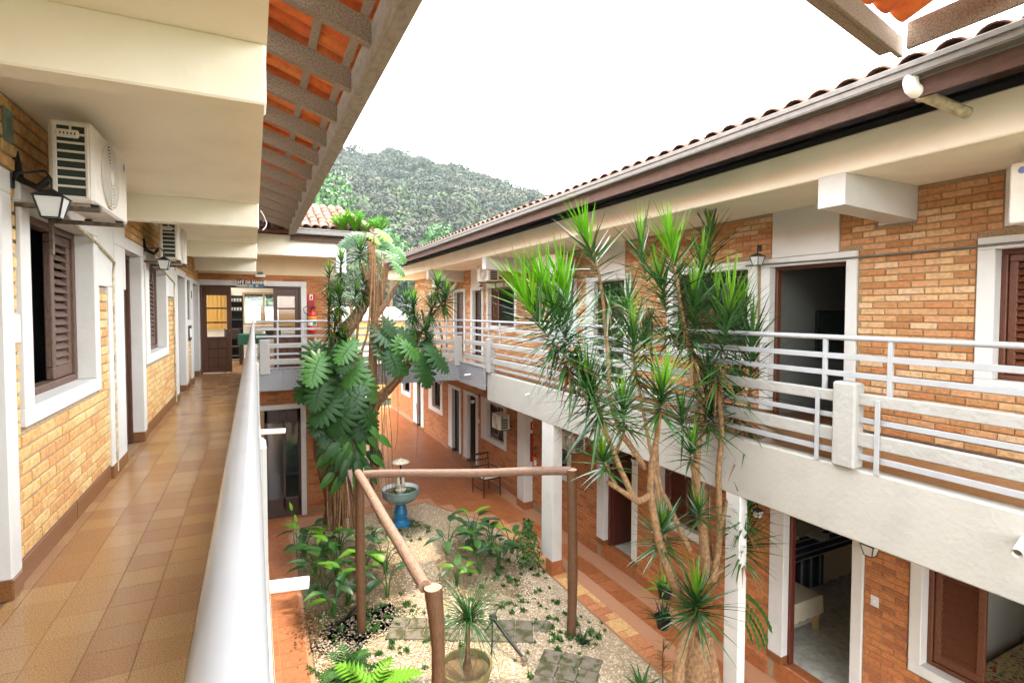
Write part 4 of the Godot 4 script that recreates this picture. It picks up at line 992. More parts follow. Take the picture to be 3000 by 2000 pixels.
func build_background():
	# wooded hill: profile by direction (x / d), elevation tangent of the skyline
	var prof = [[-3.0, 0.16], [-1.2, 0.20], [-0.5, 0.24], [0.0, 0.27], [0.15, 0.268], [0.19, 0.272], [0.238, 0.27], [0.322, 0.258], [0.414, 0.241], [0.493, 0.222], [0.577, 0.203], [0.75, 0.165], [1.1, 0.11], [1.8, 0.07], [3.5, 0.05]]
	var skyl = func(t):
		for i in range(prof.size() - 1):
			if t <= prof[i + 1][0]:
				return lerp(prof[i][1], prof[i + 1][1], clamp((t - prof[i][0]) / (prof[i + 1][0] - prof[i][0]), 0, 1))
		return prof[-1][1]
	var nz = FastNoiseLite.new(); nz.seed = 9; nz.frequency = 0.012; nz.fractal_octaves = 3
	var R0 = 110.0; var R1 = 330.0
	var hgt = func(az, r):
		var top = skyl.call(tan(clamp(az, -1.25, 1.25))) * R1
		var t = clamp((r - R0) / (R1 - R0), 0.0, 1.0)
		var y = G + (top - G - 4.0) * pow(t, 0.85) + nz.get_noise_2d(sin(az) * r, cos(az) * r) * 11.0 * t
		if r > R1: y = top - 4.0 - (r - R1) * 0.5
		return y
	var b = B.new(); var na = 70; var nr = 22
	var grid = []
	for i in na + 1:
		var row = []
		for j in nr + 1:
			var az = lerp(-1.25, 1.25, float(i) / na); var r = R0 + (R1 + 90 - R0) * j / nr
			row.append(Vector3(sin(az) * r, hgt.call(az, r), -cos(az) * r))
		grid.append(row)
	for i in na:
		for j in nr:
			var nn = (grid[i + 1][j] - grid[i][j]).cross(grid[i][j + 1] - grid[i][j]).normalized()
			if nn.y < 0: nn = -nn
			b.quad(grid[i][j], grid[i + 1][j], grid[i + 1][j + 1], grid[i][j + 1], nn)
	struct("hill", b.mesh(), M.terrain)
	var r = RandomNumberGenerator.new(); r.seed = 77
	for v in 4:
		var mm = MultiMesh.new(); mm.transform_format = MultiMesh.TRANSFORM_3D; mm.use_colors = true; mm.mesh = crown_mesh(200 + v, 800, 0.038)
		var xs = []
		for i in 900:
			var az = atan(r.randf_range(-0.12, 0.80)) if r.randf() < 0.9 else r.randf_range(-1.2, 1.2); var rr = sqrt(r.randf_range(R0 * R0 * 1.05, (R1 + 6) * (R1 + 6)))
			xs.append([az, rr])
		mm.instance_count = xs.size()
		for i in xs.size():
			var q = xs[i]; var s = r.randf_range(8.5, 15.0) * (1.15 if v == 1 else 1.0)
			var hh = s * r.randf_range(0.8, 1.15)
			if q[1] > R1 - 12: s *= 0.8; hh *= 0.75
			mm.set_instance_transform(i, Transform3D(Basis(Vector3.UP, r.randf() * TAU) * Basis.from_scale(Vector3(s, hh, s)), Vector3(sin(q[0]) * q[1], hgt.call(q[0], q[1]) + hh * 0.22, -cos(q[0]) * q[1])))
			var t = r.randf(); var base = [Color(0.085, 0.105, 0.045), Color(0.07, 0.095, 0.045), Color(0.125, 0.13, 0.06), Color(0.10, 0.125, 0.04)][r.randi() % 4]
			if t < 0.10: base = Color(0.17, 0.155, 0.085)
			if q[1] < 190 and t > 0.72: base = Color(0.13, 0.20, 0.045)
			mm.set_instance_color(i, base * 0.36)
		var mi = MultiMeshInstance3D.new(); mi.multimesh = mm
		var fm = StandardMaterial3D.new(); fm.vertex_color_use_as_albedo = true; fm.roughness = 0.85; fm.cull_mode = BaseMaterial3D.CULL_DISABLED
		mi.material_override = fm
		put(mi, "forest"); stuff(mi)
	near_tree("hill_tree", "bright green round tree at the foot of the hill beside the roof ridge", 20.5, 88, G, 17.5, 9.0, "leaf_mid", 301)
	near_tree("hill_tree", "pale green loose tree at the foot of the hill above the far eave", 32.5, 95, G, 19.0, 11, "leaf_mid", 302)
	near_tree("hill_tree", "yellowish green tree on the lower slope behind the small tiled roof", 10.5, 92, G, 25, 10, "leaf_mid", 303)
	# neighbours beyond the terrace
	var h = thing("neighbour_house", "white house with a pale pitched roof beyond the dining room window", "house", "", P(0.6, G, 27))
	var hb = B.new(); hb.box(Vector3(-3.5, 0, -5), Vector3(1.1, 4.1, 0)); obj("wall", hb.mesh(), M.house_white, h)
	hb = B.new(); hb.prism([Vector2(-3.8, 4.1), Vector2(1.5, 4.1), Vector2(0.7, 4.75), Vector2(-2.6, 5.15)], Vector3(0, 0, 0.3), Vector3.RIGHT, Vector3.UP, Vector3(0, 0, -5.6)); obj("roof", hb.mesh(), M.white, h)
	for k in 12: obj("picket", mcb(-1.2 + k * 0.19, -1.14 + k * 0.19, 3.35, 4.0, -0.05, -0.03), M.rail, h)
	h = thing("neighbour_house", "low yellowish house with a white roof past the terrace", "house", "", P(3.1, G, 28))
	hb = B.new(); hb.box(Vector3(-0.9, 0, -5), Vector3(4.2, 4.2, 0)); obj("wall", hb.mesh(), M.house_yellow, h)
	hb = B.new(); hb.prism([Vector2(-1.4, 4.2), Vector2(4.6, 4.2), Vector2(3.6, 4.85), Vector2(-0.6, 4.85)], Vector3(0, 0, 0.3), Vector3.RIGHT, Vector3.UP, Vector3(0, 0, -5.6)); obj("roof", hb.mesh(), M.white, h)
	for q in [[0.3, 23.0, 5.2, "feathery green palm behind the dining room window", 1], [4.1, 25.5, 5.6, "green palm behind the terrace between the trunk and the brick wing", 2]]:
		var t = thing("palm_tree", q[3], "palm tree", "", P(q[0], G, q[1]))
		obj("trunk", mtube([Vector3.ZERO, Vector3(0.1, q[2] * 0.5, 0), Vector3(0.0, q[2] * 0.92, 0)], [0.12, 0.1, 0.08], 8), M.bark, t)
		for k in 16:
			var fb = B.new(); var a = TAU * k / 16 + q[4]; var dir = Vector3(cos(a), 0.9 - 0.1 * (k % 5), sin(a)).normalized(); var p = Vector3(0, q[2] * 0.92, 0)
			for sgm in 12:
				for s in [-1, 1]:
					var sd = dir.cross(Vector3.UP).normalized() * s
					fb.blade(p, (sd + dir * 0.5 + Vector3.DOWN * 0.2), 0.42 * (1.0 - 0.6 * abs(sgm - 5) / 7.0), 0.035, 0.5, 3)
				var p0 = p
				p += dir * 0.12; dir = (dir + Vector3.DOWN * 0.11).normalized()
				fb.tube([p0, p], [0.012], 4, false)
			obj("frond", fb.mesh(), M.leaf_mid, t)
	# pale steps at the far end of the passage
	var st = struct("rear_steps", mbox(2.0, 5.6, G, G + 0.15, 27.0, 27.4), M.white)
	for k in range(1, 6): obj("step", mcb(2.0, 5.6, G + 0.15 * k, G + 0.15 * (k + 1), 27.0 + 0.3 * k, 28.6, 0.01), M.white, st)

# railing run from a to b (x, d), module of handrail, flat bars and concrete planks; piers at given distances
func railing(called, label, a: Vector2, b2: Vector2, piers: Array, posts: Array, out: float):
	var t = thing(called, label, "railing")
	var L = (b2 - a).length(); var dir = (b2 - a) / L
	var bs = Basis(Vector3(dir.x, 0, -dir.y), Vector3.UP, Vector3(dir.x, 0, -dir.y).cross(Vector3.UP))
	var xf = Transform3D(bs, P(a.x, 0, a.y))
	obj("handrail", mtube([xf * Vector3(0, -0.23, 0), xf * Vector3(L, -0.23, 0)], [0.024], 16), M.rail, t)
	for q in [[-0.42, -0.37], [-0.573, -0.525], [-0.95, -0.905], [-1.27, -1.22]]:
		var bb = B.new(); bb.cbox(Vector3(0, q[0], -0.012), Vector3(L, q[1], 0.012), 0.003, xf); obj("bar", bb.mesh(), M.rail, t)
	for q in [[-0.80, -0.70], [-1.155, -1.035]]:
		var bb = B.new(); bb.cbox(Vector3(0, q[0], -0.03), Vector3(L, q[1], 0.03), 0.008, xf); obj("plank", bb.mesh(), M.rail_concrete, t)
	for s in piers:
		var bb = B.new(); bb.cbox(Vector3(s, H + 0.001, -0.06 - 0.02), Vector3(s + 0.2, -0.612, 0.062), 0.016, xf); obj("pier", bb.mesh(), M.rail_concrete, t)
	for s in posts:
		var bb = B.new(); bb.cbox(Vector3(s - 0.018, -0.70, -0.016), Vector3(s + 0.018, -0.245, 0.016), 0.003, xf); obj("post", bb.mesh(), M.rail, t)
	for s in piers:
		for e in [-0.16, 0.36]:
			if s + e < 0.02 or s + e > L - 0.02: continue
			var bb = B.new(); bb.cbox(Vector3(s + e - 0.02, H + 0.001, 0.031 * out), Vector3(s + e + 0.02, -0.74, 0.043 * out), 0.002, xf); obj("strap", bb.mesh(), M.rail, t)

func build_railings():
	railing("railing", "long white railing along the brick wing facing the courtyard", Vector2(4.68, -1.0), Vector2(4.68, 12.2), [-0.0, 3.73, 7.62, 11.54], [3.5, 4.05, 7.4, 7.95, 11.14, 11.73, 12.6, 0.3], -1.0)
	railing("railing", "white railing on the granite edged walkway behind the trunk", Vector2(0.03, 12.3), Vector2(4.66, 12.3), [0.06, 4.4], [0.42, 0.9, 2.0, 2.9, 3.5, 4.2], -1.0)
	railing("railing", "white railing seen end on with a glossy round handrail beside the tiled gallery", Vector2(-0.018, -1.0), Vector2(-0.018, 12.28), [3.62, 7.75, 11.6], [3.4, 3.95, 7.5, 8.05, 11.4, 11.95], -1.0)

func ac_unit(label, x: float, y: float, d: float, face: float, L := 0.78, hh := 0.40, dep := 0.18, grp := "air conditioner units on the walls"):
	# x: front (fan) face, y: underside, d: near end; face +1 looks to +x
	var t = thing("air_conditioner", label, "air conditioner", grp, P(x, y, d))
	var b = B.new(); b.cbox(Vector3(-face * dep, 0, -L), Vector3(0, hh, 0), 0.012)
	obj("body", b.mesh(), M.ac, t)
	# fan guard
	var c = Vector3(face * 0.001, hh * 0.5, -L * 0.42); var r = hh * 0.44
	var ringm = func(r0, r1, th):
		var rb = B.new(); var n = 28
		for k in n:
			var a = TAU * k / n; var e = TAU * (k + 1) / n
			for q in [[r0, r1]]:
				var p = [Vector3(0, sin(a) * q[0], cos(a) * q[0]), Vector3(0, sin(a) * q[1], cos(a) * q[1]), Vector3(0, sin(e) * q[1], cos(e) * q[1]), Vector3(0, sin(e) * q[0], cos(e) * q[0])]
				var o = Vector3(face * th, 0, 0)
				rb.fquad(c + p[0] + o, c + p[1] + o, c + p[2] + o, c + p[3] + o, Vector3(face, 0, 0))
				rb.fquad(c + p[1], c + p[2], c + p[2] + o, c + p[1] + o, p[1]); rb.fquad(c + p[0], c + p[3], c + p[3] + o, c + p[0] + o, -p[0])
		return rb
	obj("fan_opening", ringm.call(0.0, r, 0.002).mesh(), M.ac_grey, t)
	var g = B.new(); var k2 = 0
	while k2 < 9:
		var rr = r * (0.22 + 0.78 * k2 / 8.0)
		var x0 = ringm.call(rr - 0.004, rr + 0.002, 0.012)
		g.v.append_array(x0.v); g.n.append_array(x0.n); g.c.append_array(x0.c); k2 += 1
	for k in 8:
		var a = TAU * k / 8
		g.tube([c + Vector3(face * 0.009, sin(a) * r * 0.2, cos(a) * r * 0.2), c + Vector3(face * 0.009, sin(a) * r, cos(a) * r)], [0.003], 4)
	obj("fan_grille", g.mesh(), M.ac, t)
	obj("fan_hub", ringm.call(0.0, r * 0.22, 0.014).mesh(), M.ac, t)
	var lb = B.new()
	for k in 18:
		var a = TAU * k / 18; var e = TAU * (k + 1) / 18; var lc = Vector3(face * 0.002, hh * 0.86, -L * 0.90); var lr = 0.026
		lb.tri(lc, lc + Vector3(0, sin(a), cos(a)) * lr, lc + Vector3(0, sin(e), cos(e)) * lr, Vector3(face, 0, 0), Vector3(face, 0, 0), Vector3(face, 0, 0))
	var bm = StandardMaterial3D.new(); bm.albedo_color = Color(0.35, 0.42, 0.62); bm.roughness = 0.4
	obj("badge", lb.mesh(), bm, t)
	# louvred coil opening on the near end
	var z = 0.002
	obj("coil", (func(): var q = B.new(); q.box(Vector3(-face * dep * 0.86, hh * 0.07, 0), Vector3(-face * dep * 0.16, hh * 0.93, 0.0015)); return q.mesh()).call(), M.ac_dark, t)
	var lv = B.new()
	for k in 7:
		var yy = hh * (0.09 + 0.108 * k)
		lv.cbox(Vector3(-face * dep * 0.88, yy + hh * 0.078, 0), Vector3(-face * dep * 0.12, yy + hh * 0.105, 0.010), 0.003)
	lv.cbox(Vector3(-face * dep * 0.9, hh * 0.05, 0), Vector3(-face * dep * 0.8, hh * 0.95, 0.010), 0.003)
	lv.cbox(Vector3(-face * dep * 0.18, hh * 0.05, 0), Vector3(-face * dep * 0.1, hh * 0.95, 0.010), 0.003)
	lv.cbox(Vector3(-face * dep * 0.82, hh * 0.78, 0), Vector3(-face * dep * 0.3, hh * 0.88, 0.014), 0.006)
	lv.cbox(Vector3(-face * dep * 0.52, hh * 0.86, 0), Vector3(-face * dep * 0.47, hh * 0.95, 0.010), 0.003)
	obj("louvre", lv.mesh(), M.ac, t)
	for k in 5:
		var hb = B.new(); hb.box(Vector3(-face * dep * (0.72 - 0.08 * k), hh * 0.815, 0.0138), Vector3(-face * dep * (0.69 - 0.08 * k), hh * 0.845, 0.0150))
		obj("vent_hole", hb.mesh(), M.ac_dark, t)
	for e in [0.10, 0.80]:
		var kb = B.new(); kb.cbox(Vector3(-face * (dep + 0.17), -0.035, -L * e - 0.02), Vector3(face * 0.012, -0.012, -L * e + 0.02), 0.003)
		kb.cbox(Vector3(-face * (dep + 0.17), -0.22, -L * e - 0.015), Vector3(-face * (dep + 0.15), -0.012, -L * e + 0.015), 0.003)
		obj("bracket", kb.mesh(), M.rust, t)
		var pb = B.new(); pb.cbox(Vector3(-face * 0.03, -0.012, -L * e - 0.025), Vector3(face * 0.008, 0.0, -L * e + 0.025), 0.003); pb.cbox(Vector3(-face * (dep - 0.03), -0.012, -L * e - 0.025), Vector3(-face * (dep - 0.0), 0.0, -L * e + 0.025), 0.003)
		obj("rubber_foot", pb.mesh(), M.iron, t)
	obj("hose", mtube([Vector3(-face * dep, hh * 0.3, -L * 0.06), Vector3(-face * (dep + 0.05), hh * 0.15, -L * 0.05), Vector3(-face * (dep + 0.13), hh * 0.25, -L * 0.1), Vector3(-face * (dep + 0.16), hh * 0.6, -L * 0.14)], [0.018], 8), M.iron, t)
	return t

func lantern(label, px: float, n: float, y: float, d: float, dd := -0.28, s0 := 1.0):
	var s = s0 * 0.72
	var t = thing("wall_lantern", label, "lamp", "black wall lanterns beside the doors", P(px, y, d))
	obj("wall_plate", (func(): var q = B.new(); q.cbox(Vector3(0, -0.05, -0.03) * s, Vector3(n * 0.02, 0.05, 0.03) * s, 0.004); return q.mesh()).call(), M.iron, t)
	var c = Vector3(n * (0.19 if dd > -0.5 else 0.30), -0.19, -dd * 0.35) * s
	obj("arm", mtube([Vector3(n * 0.02, 0.0, 0) * s, Vector3(n * 0.07, 0.035, -dd * 0.1) * s, Vector3(c.x / s * 0.85, 0.03, -dd * 0.28) * s, c + Vector3(0, 0.16, 0) * s, c + Vector3(0, 0.10, 0) * s], [0.008 * s], 6), M.iron, t)
	var f = func(u, w, yy, r): return c + Vector3(u * r, yy, w * r) * s
	var b = B.new(); var g = B.new(); var tp = 0.075; var bt = 0.045
	for q in [[-1, -1], [1, -1], [1, 1], [-1, 1]]:
		b.tube([f.call(q[0], q[1], -0.085, bt), f.call(q[0], q[1], 0.045, tp)], [0.006 * s], 5)
	var cs = [[-1, -1], [1, -1], [1, 1], [-1, 1]]
	for i in 4:
		var q = cs[i]; var e = cs[(i + 1) % 4]
		for yy in [[-0.085, bt], [0.045, tp]]: b.tube([f.call(q[0], q[1], yy[0], yy[1]), f.call(e[0], e[1], yy[0], yy[1])], [0.005 * s], 5)
		var out = Vector3(q[0] + e[0], 0.1, q[1] + e[1])
		g.fquad(f.call(q[0], q[1], -0.083, bt * 0.96), f.call(e[0], e[1], -0.083, bt * 0.96), f.call(e[0], e[1], 0.043, tp * 0.96), f.call(q[0], q[1], 0.043, tp * 0.96), out)
		b.tri(f.call(q[0], q[1], 0.045, tp * 1.15), f.call(e[0], e[1], 0.045, tp * 1.15), c + Vector3(0, 0.105, 0) * s, out, out, Vector3.UP)
	obj("cage", b.mesh(), M.iron, t); obj("pane", g.mesh(), M.frost, t)

func extinguisher(label, x, y, d, h: float, sign_label, board: Array, sign_r: Array):
	var r = h * 0.17
	var o = thing("fire_extinguisher", label, "fire extinguisher", "fire extinguishers on the walls", P(x, y, d))
	var b = B.new()
	b.lathe([Vector2(0, 0), Vector2(r * 0.9, 0), Vector2(r, h * 0.03), Vector2(r, h * 0.72), Vector2(r * 0.8, h * 0.82), Vector2(r * 0.35, h * 0.87), Vector2(r * 0.3, h * 0.92), Vector2(0, h * 0.92)], Vector3.ZERO, 20)
	obj("cylinder", b.mesh(), M.red, o)
	b = B.new(); b.lathe([Vector2(r * 1.012, h * 0.28), Vector2(r * 1.012, h * 0.52)], Vector3.ZERO, 20); obj("label_band", b.mesh(), M.paper, o)
	b = B.new(); b.lathe([Vector2(r * 1.02, h * 0.56), Vector2(r * 1.02, h * 0.64)], Vector3.ZERO, 20); obj("label_stripe", b.mesh(), M.yellow, o)
	b = B.new(); b.lathe([Vector2(r * 1.022, h * 0.30), Vector2(r * 1.022, h * 0.44)], Vector3.ZERO, 8, PI * 0.35, PI * 0.15); obj("label_patch", b.mesh(), M.green_label, o)
	obj("valve", mtube([Vector3(0, h * 0.9, 0), Vector3(0, h * 1.0, 0)], [r * 0.28], 8), M.iron, o)
	b = B.new(); b.cbox(Vector3(-r * 0.2, h * 0.98, -0.01), Vector3(r * 1.0, h * 1.01, 0.012), 0.003); b.cbox(Vector3(-r * 0.2, h * 1.03, -0.01), Vector3(r * 0.9, h * 1.06, 0.012), 0.003)
	obj("handle", b.mesh(), M.iron, o)
	obj("hose", mtube([Vector3(0, h * 0.96, 0), Vector3(-r * 1.0, h * 1.08, 0.03), Vector3(-r * 1.9, h * 0.98, 0.04), Vector3(-r * 1.8, h * 0.82, 0.03), Vector3(-r * 1.05, h * 0.7, 0.02)], [0.010], 7), M.iron, o)
	var bd = thing("backing_board", "red board on the wall behind the fire extinguisher " + sign_label, "board")
	obj("panel", mcb(board[0], board[1], board[2], board[3], board[4], board[4] + 0.012, 0.003), M.red_dull, bd)
	var sg = thing("fire_sign", "red square sign with a pale extinguisher symbol " + sign_label, "sign")
	obj("panel", mcb(sign_r[0], sign_r[1], sign_r[2], sign_r[3], sign_r[4], sign_r[4] + 0.008, 0.002), M.red, sg)
	var cx = (sign_r[0] + sign_r[1]) / 2; var cy = (sign_r[2] + sign_r[3]) / 2; var sw = sign_r[1] - sign_r[0]
	obj("symbol_field", mcb(cx - sw * 0.20, cx + sw * 0.20, cy - sw * 0.34, cy + sw * 0.34, sign_r[4] - 0.003, sign_r[4], 0.001), M.paper, sg)
	b = B.new(); cb(b, cx - sw * 0.1, cx + sw * 0.1, cy - sw * 0.24, cy + sw * 0.08, sign_r[4] - 0.006, sign_r[4] - 0.003, 0.001); cb(b, cx - sw * 0.04, cx + sw * 0.12, cy + sw * 0.10, cy + sw * 0.2, sign_r[4] - 0.006, sign_r[4] - 0.003, 0.001)
	obj("symbol", b.mesh(), M.black, sg)

func text(parent, txt: String, size: float, m: Material, at: Vector3, bold := true):
	var tm = TextMesh.new(); var f = SystemFont.new(); f.font_names = PackedStringArray(["Droid Sans"]); f.font_weight = 700 if bold else 400
	tm.font = f; tm.text = txt; tm.font_size = 64; tm.pixel_size = size / 64.0; tm.depth = 0.004
	return obj("lettering", tm, m, parent, Transform3D(Basis(), at))

func pipe(called, label, cat, pts, r, m, grp = ""):
	return tag(obj(called, mtube(pts, [r], 10), M[m]), label, cat, grp)

func build_fixtures():
	ac_unit("large cream air conditioner above the nearest window of the yellow brick gallery", -0.72, 0.545, 3.36, 1.0)
	ac_unit("cream air conditioner above the second window of the yellow brick gallery", -0.72, 0.545, 6.72, 1.0)
	ac_unit("white air conditioner cut off by the frame above the shuttered upper window", 5.2, 0.67, 1.22, -1.0, 0.76, 0.46, 0.3)
	ac_unit("white air conditioner on the upper brown wall half hidden by dracaena leaves", 5.2, 0.66, 8.75, -1.0, 0.76, 0.44, 0.3)
	ac_unit("white air conditioner above a curtained upper window next to a lantern", 5.2, 0.745, 11.95, -1.0, 0.72, 0.42, 0.3)
	ac_unit("small far air conditioner under the ceiling beam past the upper doors", 5.2, 0.76, 15.75, -1.0, 0.72, 0.42, 0.3)
	ac_unit("grey air conditioner under the walkway beside a lower window", 5.35, -2.35, 16.95, -1.0, 0.72, 0.42, 0.3)
	ac_unit("white air conditioner on the lower wall between a dark window and the pier", 5.5, -3.0, 11.95, -1.0, 0.45, 0.38, 0.3)
	ac_unit("white air conditioner under the balcony band behind the wooden post", 5.5, -2.75, 8.55, -1.0, 0.5, 0.33, 0.3)
	lantern("large black lantern under the nearest air conditioner", -1.04, 1, 0.62, 3.34, -0.9)
	lantern("black lantern under the second air conditioner of the left gallery", -1.04, 1, 0.62, 6.70, -0.9)
	lantern("black lantern on the upper brown wall beside the open dark doorway", 5.86, -1, 0.81, 4.71, -0.3, 1.15)
	lantern("small black lantern beside the far upper door near a wall unit", 5.86, -1, 0.80, 13.72, -0.3, 1.1)
	lantern("black lantern over the dark lower doors under the walkway", 5.86, -1, -2.46, 14.1, 0.5, 1.2)
	lantern("lantern peeping below the balcony band next to the doorway with beds", 5.86, -1, -2.28, 3.25, -0.2, 1.2)
	lantern("lantern below the balcony band behind the dracaena stems", 5.86, -1, -2.35, 7.0, -0.2, 1.1)
	lantern("lantern below the balcony band at the far side of the doorway with beds", 5.86, -1, -2.42, 4.62, -0.2, 1.0)
	extinguisher("red extinguisher hanging on the white pier of the lower floor", 5.93, -3.75, 10.72, 0.54, "on the white pier", [5.79, 5.955, -3.54, -2.87, 10.834], [5.80, 5.96, -2.79, -2.60, 10.838])
	extinguisher("red extinguisher on orange brick beside the glazed wooden doors", 1.21, -0.50, 12.98, 0.57, "by the glazed wooden doors", [1.115, 1.275, 0.0, 0.23, 13.07], [1.115, 1.292, 0.234, 0.391, 13.075])
	# breakfast sign
	var s = thing("breakfast_sign", "dark wooden sign with white lettering hung above the glazed doors", "sign")
	obj("board", mcb(-0.325, 0.212, 0.512, 0.662, 13.02, 13.045, 0.004), M.dark_wood, s)
	var bl = StandardMaterial3D.new(); bl.albedo_color = Color(0.20, 0.55, 0.70)
	text(s, "CAFÉ DA MANHÃ", 0.092, M.paper, P(-0.056, 0.620, 13.018)).scale = Vector3(0.86, 1, 1)
	text(s, "HORÁRIO DAS", 0.066, M.paper, P(-0.175, 0.545, 13.018)).scale = Vector3(0.78, 1.2, 1)
	text(s, "8:00", 0.058, bl, P(0.0, 0.545, 13.018)).scale = Vector3(0.75, 1.2, 1)
	text(s, "ÀS", 0.058, M.paper, P(0.072, 0.545, 13.018)).scale = Vector3(0.75, 1.2, 1)
	text(s, "10:00", 0.058, bl, P(0.148, 0.545, 13.018)).scale = Vector3(0.75, 1.2, 1)
	var el = thing("emergency_light", "small white emergency light on the brick strip above the sign", "light")
	obj("body", mcb(0.04, 0.245, 0.745, 0.80, 13.0, 13.08, 0.008), M.paper, el); obj("lamp_head", mcb(0.085, 0.20, 0.80, 0.86, 13.01, 13.07, 0.01), M.ac_grey, el)
	# framed notice and number plate on the left wall
	var pf = thing("picture_frame", "small dark framed notice on the white wall past the second door", "picture")
	obj("frame", mcb(WL + 0.02, WL + 0.04, -0.53, -0.27, 10.78, 11.2, 0.004), M.dark_wood, pf); obj("print", mcb(WL + 0.04, WL + 0.043, -0.48, -0.32, 10.84, 11.14, 0.001), M.paper, pf)
	var np = thing("number_plate", "small dark number plate on the white wall near the inner corner", "sign")
	obj("plate", mcb(WL + 0.022, WL + 0.03, 0.22, 0.36, 11.36, 11.44, 0.002), M.iron, np)
	for q in [["cream light switch on yellow brick beside the nearest window", WL + 0.01, 1, -0.16, -0.02, 3.335, 3.415], ["light switch on the lower brick wall right of the doorway with beds", WR - 0.008, -1, -3.11, -3.0, 3.18, 3.26], ["light switch near the dark lower doors under the walkway", WR - 0.008, -1, -3.27, -3.16, 14.12, 14.2], ["greenish metal tag high on the yellow brick near the ceiling", WL + 0.01, 1, 0.80, 0.96, 3.30, 3.40]]:
		var sw = thing("wall_switch" if "switch" in q[0] else "wall_tag", q[0], "switch" if "switch" in q[0] else "plate")
		obj("plate", mcb(q[1], q[1] + q[2] * 0.012, q[3], q[4], q[5], q[6], 0.003), M.frost if "switch" in q[0] else M.basin, sw)
		if "switch" in q[0]: obj("rocker", mcb(q[1] + q[2] * 0.012, q[1] + q[2] * 0.018, q[3] + 0.04, q[4] - 0.04, q[5] + 0.03, q[6] - 0.03, 0.002), M.paper, sw)
	pipe("conduit", "white conduit running from the nearest air conditioner down to the gallery floor", "pipe", [P(-1.0, 0.56, 4.0), P(-1.03, 0.49, 4.85), P(-1.03, 0.40, 5.36), P(-1.035, 0.30, 5.33), P(-1.035, -1.33, 5.33)], 0.012, "pvc_old")
	pipe("conduit", "white conduit running from the second air conditioner down to the gallery floor", "pipe", [P(-1.0, 0.56, 7.4), P(-1.03, 0.49, 8.2), P(-1.03, 0.40, 9.05), P(-1.035, 0.30, 9.02), P(-1.035, -1.33, 9.02)], 0.012, "pvc_old")
	pipe("conduit", "thin grey conduit crossing the upper brown brick wall above the door", "pipe", [P(5.825, 0.595, 0.9), P(5.825, 0.585, 3.7), P(5.825, 0.60, 4.9)], 0.010, "gutter")
	pipe("cable", "loose white cable dangling from the ceiling edge beside the rafters", "cable", [P(0.075, 1.0, 5.9), P(0.10, 0.97, 5.95), P(0.13, 0.90, 6.0), P(0.12, 0.85, 5.95), P(0.09, 0.80, 5.83)], 0.005, "pvc")
	var wires = [P(1.9, 1.9, 14.5), P(4.0, 1.80, 17.0), P(6.5, 2.2, 20)]
	pipe("cable", "thin pale overhead wire strung behind the top of the trunk", "cable", wires, 0.012, "pvc")
	for q in [["white drain stub under the handrail nearest the lilies", [P(0.05, -1.585, 3.28), P(0.27, -1.60, 3.27)], 0.036], ["white drain stub farther along the left slab edge", [P(0.05, -1.56, 7.46), P(0.35, -1.57, 7.45)], 0.034]]:
		pipe("drain_stub", q[0], "pipe", q[1], q[2], "pvc")
	pipe("drain_stub", "short white drain stub on the grey granite edge", "pipe", [P(4.56, -1.49, 11.53), P(4.41, -1.50, 11.53)], 0.022, "pvc")
	pipe("drain_stub", "tiny drain nozzle in the white balcony band behind the leaves", "pipe", [P(4.65, -1.565, 8.76), P(4.57, -1.58, 8.76)], 0.016, "pvc")
	var dp = thing("drain_pipe", "open ended white drain pipe jutting from the balcony band at the frame edge", "pipe")
	var b = B.new(); b.tube([P(4.65, -1.54, 1.62), P(4.40, -1.555, 1.57)], [0.03], 14, false); b.tube([P(4.40, -1.555, 1.57), P(4.65, -1.54, 1.62)], [0.025], 14, false)
	obj("tube", b.mesh(), M.pvc, dp)
	obj("bore", mtube([P(4.44, -1.553, 1.578), P(4.45, -1.552, 1.58)], [0.0255], 14), M.soil, dp)
	var go = thing("gutter_outlet", "yellowed white elbow pipe under the gutter near the roof corner", "pipe")
	b = B.new(); b.tube([P(4.115, 1.63, 2.12), P(4.115, 1.585, 2.12), P(4.125, 1.55, 2.115), P(4.15, 1.53, 2.105), P(4.19, 1.515, 2.095)], [0.046, 0.047, 0.047, 0.047, 0.046], 16)
	obj("elbow", b.mesh(), M.pvc, go)
	obj("collar", mtube([P(4.185, 1.517, 2.097), P(4.215, 1.507, 2.09)], [0.05], 16), M.pvc_old, go)
	obj("tube", mtube([P(4.2, 1.512, 2.093), P(4.60, 1.42, 2.0)], [0.041], 16), M.pvc_old, go)

